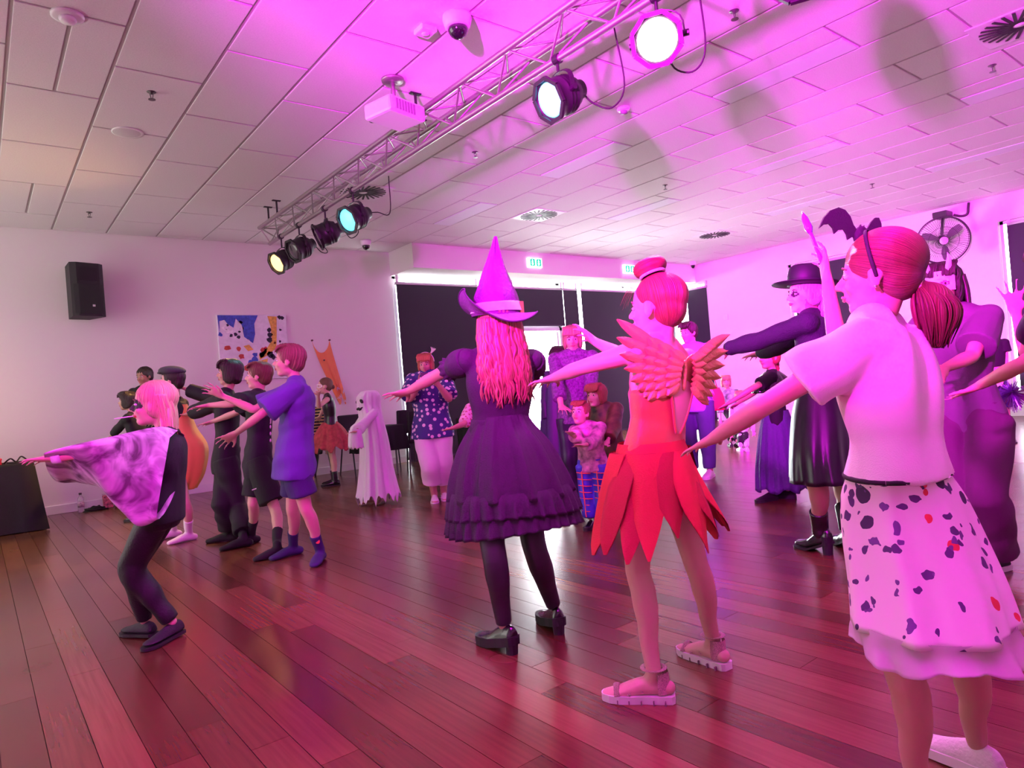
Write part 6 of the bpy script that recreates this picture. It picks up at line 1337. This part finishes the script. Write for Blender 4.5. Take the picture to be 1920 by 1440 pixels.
# girl in long violet skirt
S = skeleton(1.32, 5.65, (1456, 792), (1448, 703), (-.7, 0, -.3), (1441, 670), (-.6, 0, .3), la=((1408, 730, -1), (1368, 755, 1), (1340, 772, 1)), ra=((1415, 735, 1), (1385, 755, 1), (1365, 770, 1)), ll=((1460, 870), (1478, 918), (1455, 930)), rl=((1440, 870), (1445, 922), (1425, 938)), hk=.155)
VG = person(S, 'red-haired girl in a shiny black capelet and long violet skirt', .009, SKIN, 'none'); shirt(S, black_cl, .6, -.05); p = S['pel']
ring_cloth(S, 'violet_skirt', [(p + S['ax'] * .10, .11, .10), (p - UPZ * .1, .16, .15), (p - UPZ * .35, .20, .19), (p - UPZ * .55, .21, .20)], fabric('violet_crepe', (.07, .03, .16), .7, .6, 60), 90, 16, .012, hem=lambda t: .02 * math.sin(7 * t))
ring_cloth(S, 'capelet', [(S['nb'] + UPZ * .03, .06, .06), (S['nb'] - UPZ * .03, .15, .12), (S['nb'] - UPZ * .14, .21, .18)], M('black_vinyl', (.012, .010, .014), .15, coat=.8), 72, 9, .014)
shoes(S, M('black_sneaker_knit'), sole_b); hair_cap(S, hrd, 'long', 1.05); c, h, F, L, U = S['head'], S['hh'], S['hF'], S['hL'], S['hU']; q = lambda a_, b_, u_: c + h * (a_ * F + b_ * L + u_ * U)
a = Acc()
for k_ in range(6): ell(a, q(-.38, .1, -.3 - .15 * k_), F * h * .08, L * h * .10, U * h * .10, 10, 7)
V, Fh = remesh(a, .009, 1); mesh_obj('plait', V, Fh, hrd, VG, True, {'strand': np.arange(len(V)) * .003})
# woman with the horned mask
S = skeleton(1.60, 3.50, (1812, 790), (1788, 598), (-.62, 0, .72), (1768, 535), (-.70, -.02, .70), la=((1822, 668, -1), (1772, 690, -1), (1748, 712, -1), {'palm': (-.3, -.6, -.6), 'spread': .15, 'curl': .5}), ra=((1745, 680, 1), (1735, 705, -1), (1735, 725, -1)), ll=((1845, 925), (1868, 1042), (1845, 1068)), rl=((1790, 925), (1800, 1035), (1775, 1050)), k=1.0, hk=.14, sw=.088)
DV = person(S, 'woman with dark shoulder-length hair, horned white half mask and mauve tee and trousers', .0082, SKIN, 'none'); mv = fabric('mauve_tee', (.115, .06, .11)); shirt(S, mv, .75, -.15, .024, .01, .03, 'tee', seed=3); trousers(S, fabric('mauve_trousers', (.085, .022, .065)), 1.95, .035, .03, 'trousers', wr=.008)
shoes(S, M('black_canvas', (.015, .014, .016), .7), sole_w); hair_cap(S, hdk, 'bob', 1.05); c, h, F, L, U = S['head'], S['hh'], S['hF'], S['hL'], S['hU']; q = lambda a_, b_, u_: c + h * (a_ * F + b_ * L + u_ * U); RL = []
for i in range(50):
    t = rr.random() * 3.6 - 1.8; b = math.sin(t) * .38; a_ = -.12 - .25 * math.cos(t); ln = .75 + .2 * rr.random(); RL.append(([q(a_, b, .2), q(a_ - .05, b * 1.12, -.15), q(a_ - .06, b * 1.2, .2 - ln), q(a_ - .12, b * 1.35, .1 - ln)], [h * .05, h * .055, h * .04, h * .008]))
locks(S, hdk, RL, 'locks')['kind'] = 'stuff'
wm = M('white_mask'); msk = empty('horned_mask', (0, 0, 0)); msk.parent = DV; msk.location = Vector((0, 0, 0)); V = []; nu, nv_ = 26, 18
for j in range(nv_ + 1):
    for i in range(nu + 1):
        b = -.30 + .60 * i / nu; u = -.16 + .44 * j / nv_; V.append(q(.405 - 1.35 * b * b - .18 * (u - .05) ** 2 + .05 * math.exp(-(b / .06) ** 2) * (u < .1), b, u))
V = np.array(V); ff = []
for j in range(nv_):
    for i in range(nu):
        b = -.30 + .60 * (i + .5) / nu; u = -.16 + .44 * (j + .5) / nv_
        if ((abs(b) - .125) / .085) ** 2 + ((u - .0) / .055) ** 2 < 1 or (abs(b) < .05 and u < -.10): continue
        ff.append((j * (nu + 1) + i, j * (nu + 1) + i + 1, (j + 1) * (nu + 1) + i + 1, (j + 1) * (nu + 1) + i))
n0 = len(V); mesh_obj('face_plate', np.concatenate([V, V - F * .006]), ff + [tuple(n0 + i for i in f[::-1]) for f in ff], wm, msk)
for s in (-1, 1):
    a = Acc(); tube(a, [q(.30, s * .18, .26), q(.36, s * .22, .42), q(.30, s * .22, .58), q(.22, s * .18, .70)], [h * .07, h * .06, h * .04, h * .006], None, 10, 4); mesh_obj('horn', a.verts(), a.f, wm, msk)
# cheer girl with pompom
S = skeleton(1.50, 8.05, (1866, 725), (1856, 643), (-.3, 0, 1), (1850, 615), (-.5, 0, .9), la=((1885, 690, -1), (1878, 715, -1), (1872, 728, -1)), ra=((1836, 690, -1), (1845, 712, -1), (1850, 722, -1)), hk=.148); CG = quick(S, 'girl in a black crop top and short dark skirt with a pompom', SKIN_P, .010); shirt(S, M('black_velvet', (.012, .010, .014), .9), .35, .45, .012, 0, .03, 'crop_top'); p = S['pel']
ring_cloth(S, 'pleated_skirt', [(p + S['ax'] * .10, .115, .10), (p - UPZ * .05, .16, .15), (p - UPZ * .24, .21, .2)], fabric('navy_pleats', (.03, .02, .08)), 96, 18, .010); stocking(S, fabric('white_socks'), 1.7, 2.0, .006, foot=False); shoes(S, black_lt, sole_b, 'boot'); hair_cap(S, hbr, 'short')
pp = at(1897, 735, 7.75); pom = empty('pompom', pp, 'silver and purple tinsel pompom carried by the girl in the crop top', 'pompom'); a = Acc(); rr = random.Random(8)
for i in range(260):
    d = _n(np.array([rr.gauss(0, 1), rr.gauss(0, 1), rr.gauss(0, 1)])); L_ = .13 + .06 * rr.random(); sd = _n(np.cross(d, [.3, .5, .8])) * .006; e = pp + d * L_ - UPZ * .05; a.add([pp - sd, pp + sd, e + sd, e - sd, pp + d * .003, e + d * .004], [(0, 1, 2, 3), (0, 3, 5, 4), (4, 5, 2, 1)])
a.obj('tinsel', M('purple_tinsel', (.5, .3, .7), .2, .9), pom)['kind'] = 'stuff'
Acc().lathe(pp, (0, 0, 1), [(.018, -.04), (.018, .06)], 12).obj('handle', blk, pom)
# dancer reaching in from outside the frame
S = skeleton(1.50, 2.50, (2022, 800), (2005, 585), (-1, 0, -.05), (1992, 505), (-1, 0, .05), la=((1912, 685, -1), (1838, 722, 1), (1782, 748, 1), {'palm': (-.2, .9, .4), 'spread': .18, 'curl': .2, 'thumb': .9}), ra=((1925, 660, 1), (1905, 588, 1), (1893, 515, 1), {'palm': (-.5, .1, .9), 'spread': .3, 'curl': .05, 'thumb': 1.1}), hk=.15)
person(S, 'dancer at the edge, in a sequined black top, one hand raised and one held out', .0075, SKIN, 'none'); shirt(S, M('black_sequin'), .45, -.2, .016); trousers(S, black_cl); shoes(S, black_lt, sole_b); hair_cap(S, hdk, 'bob')
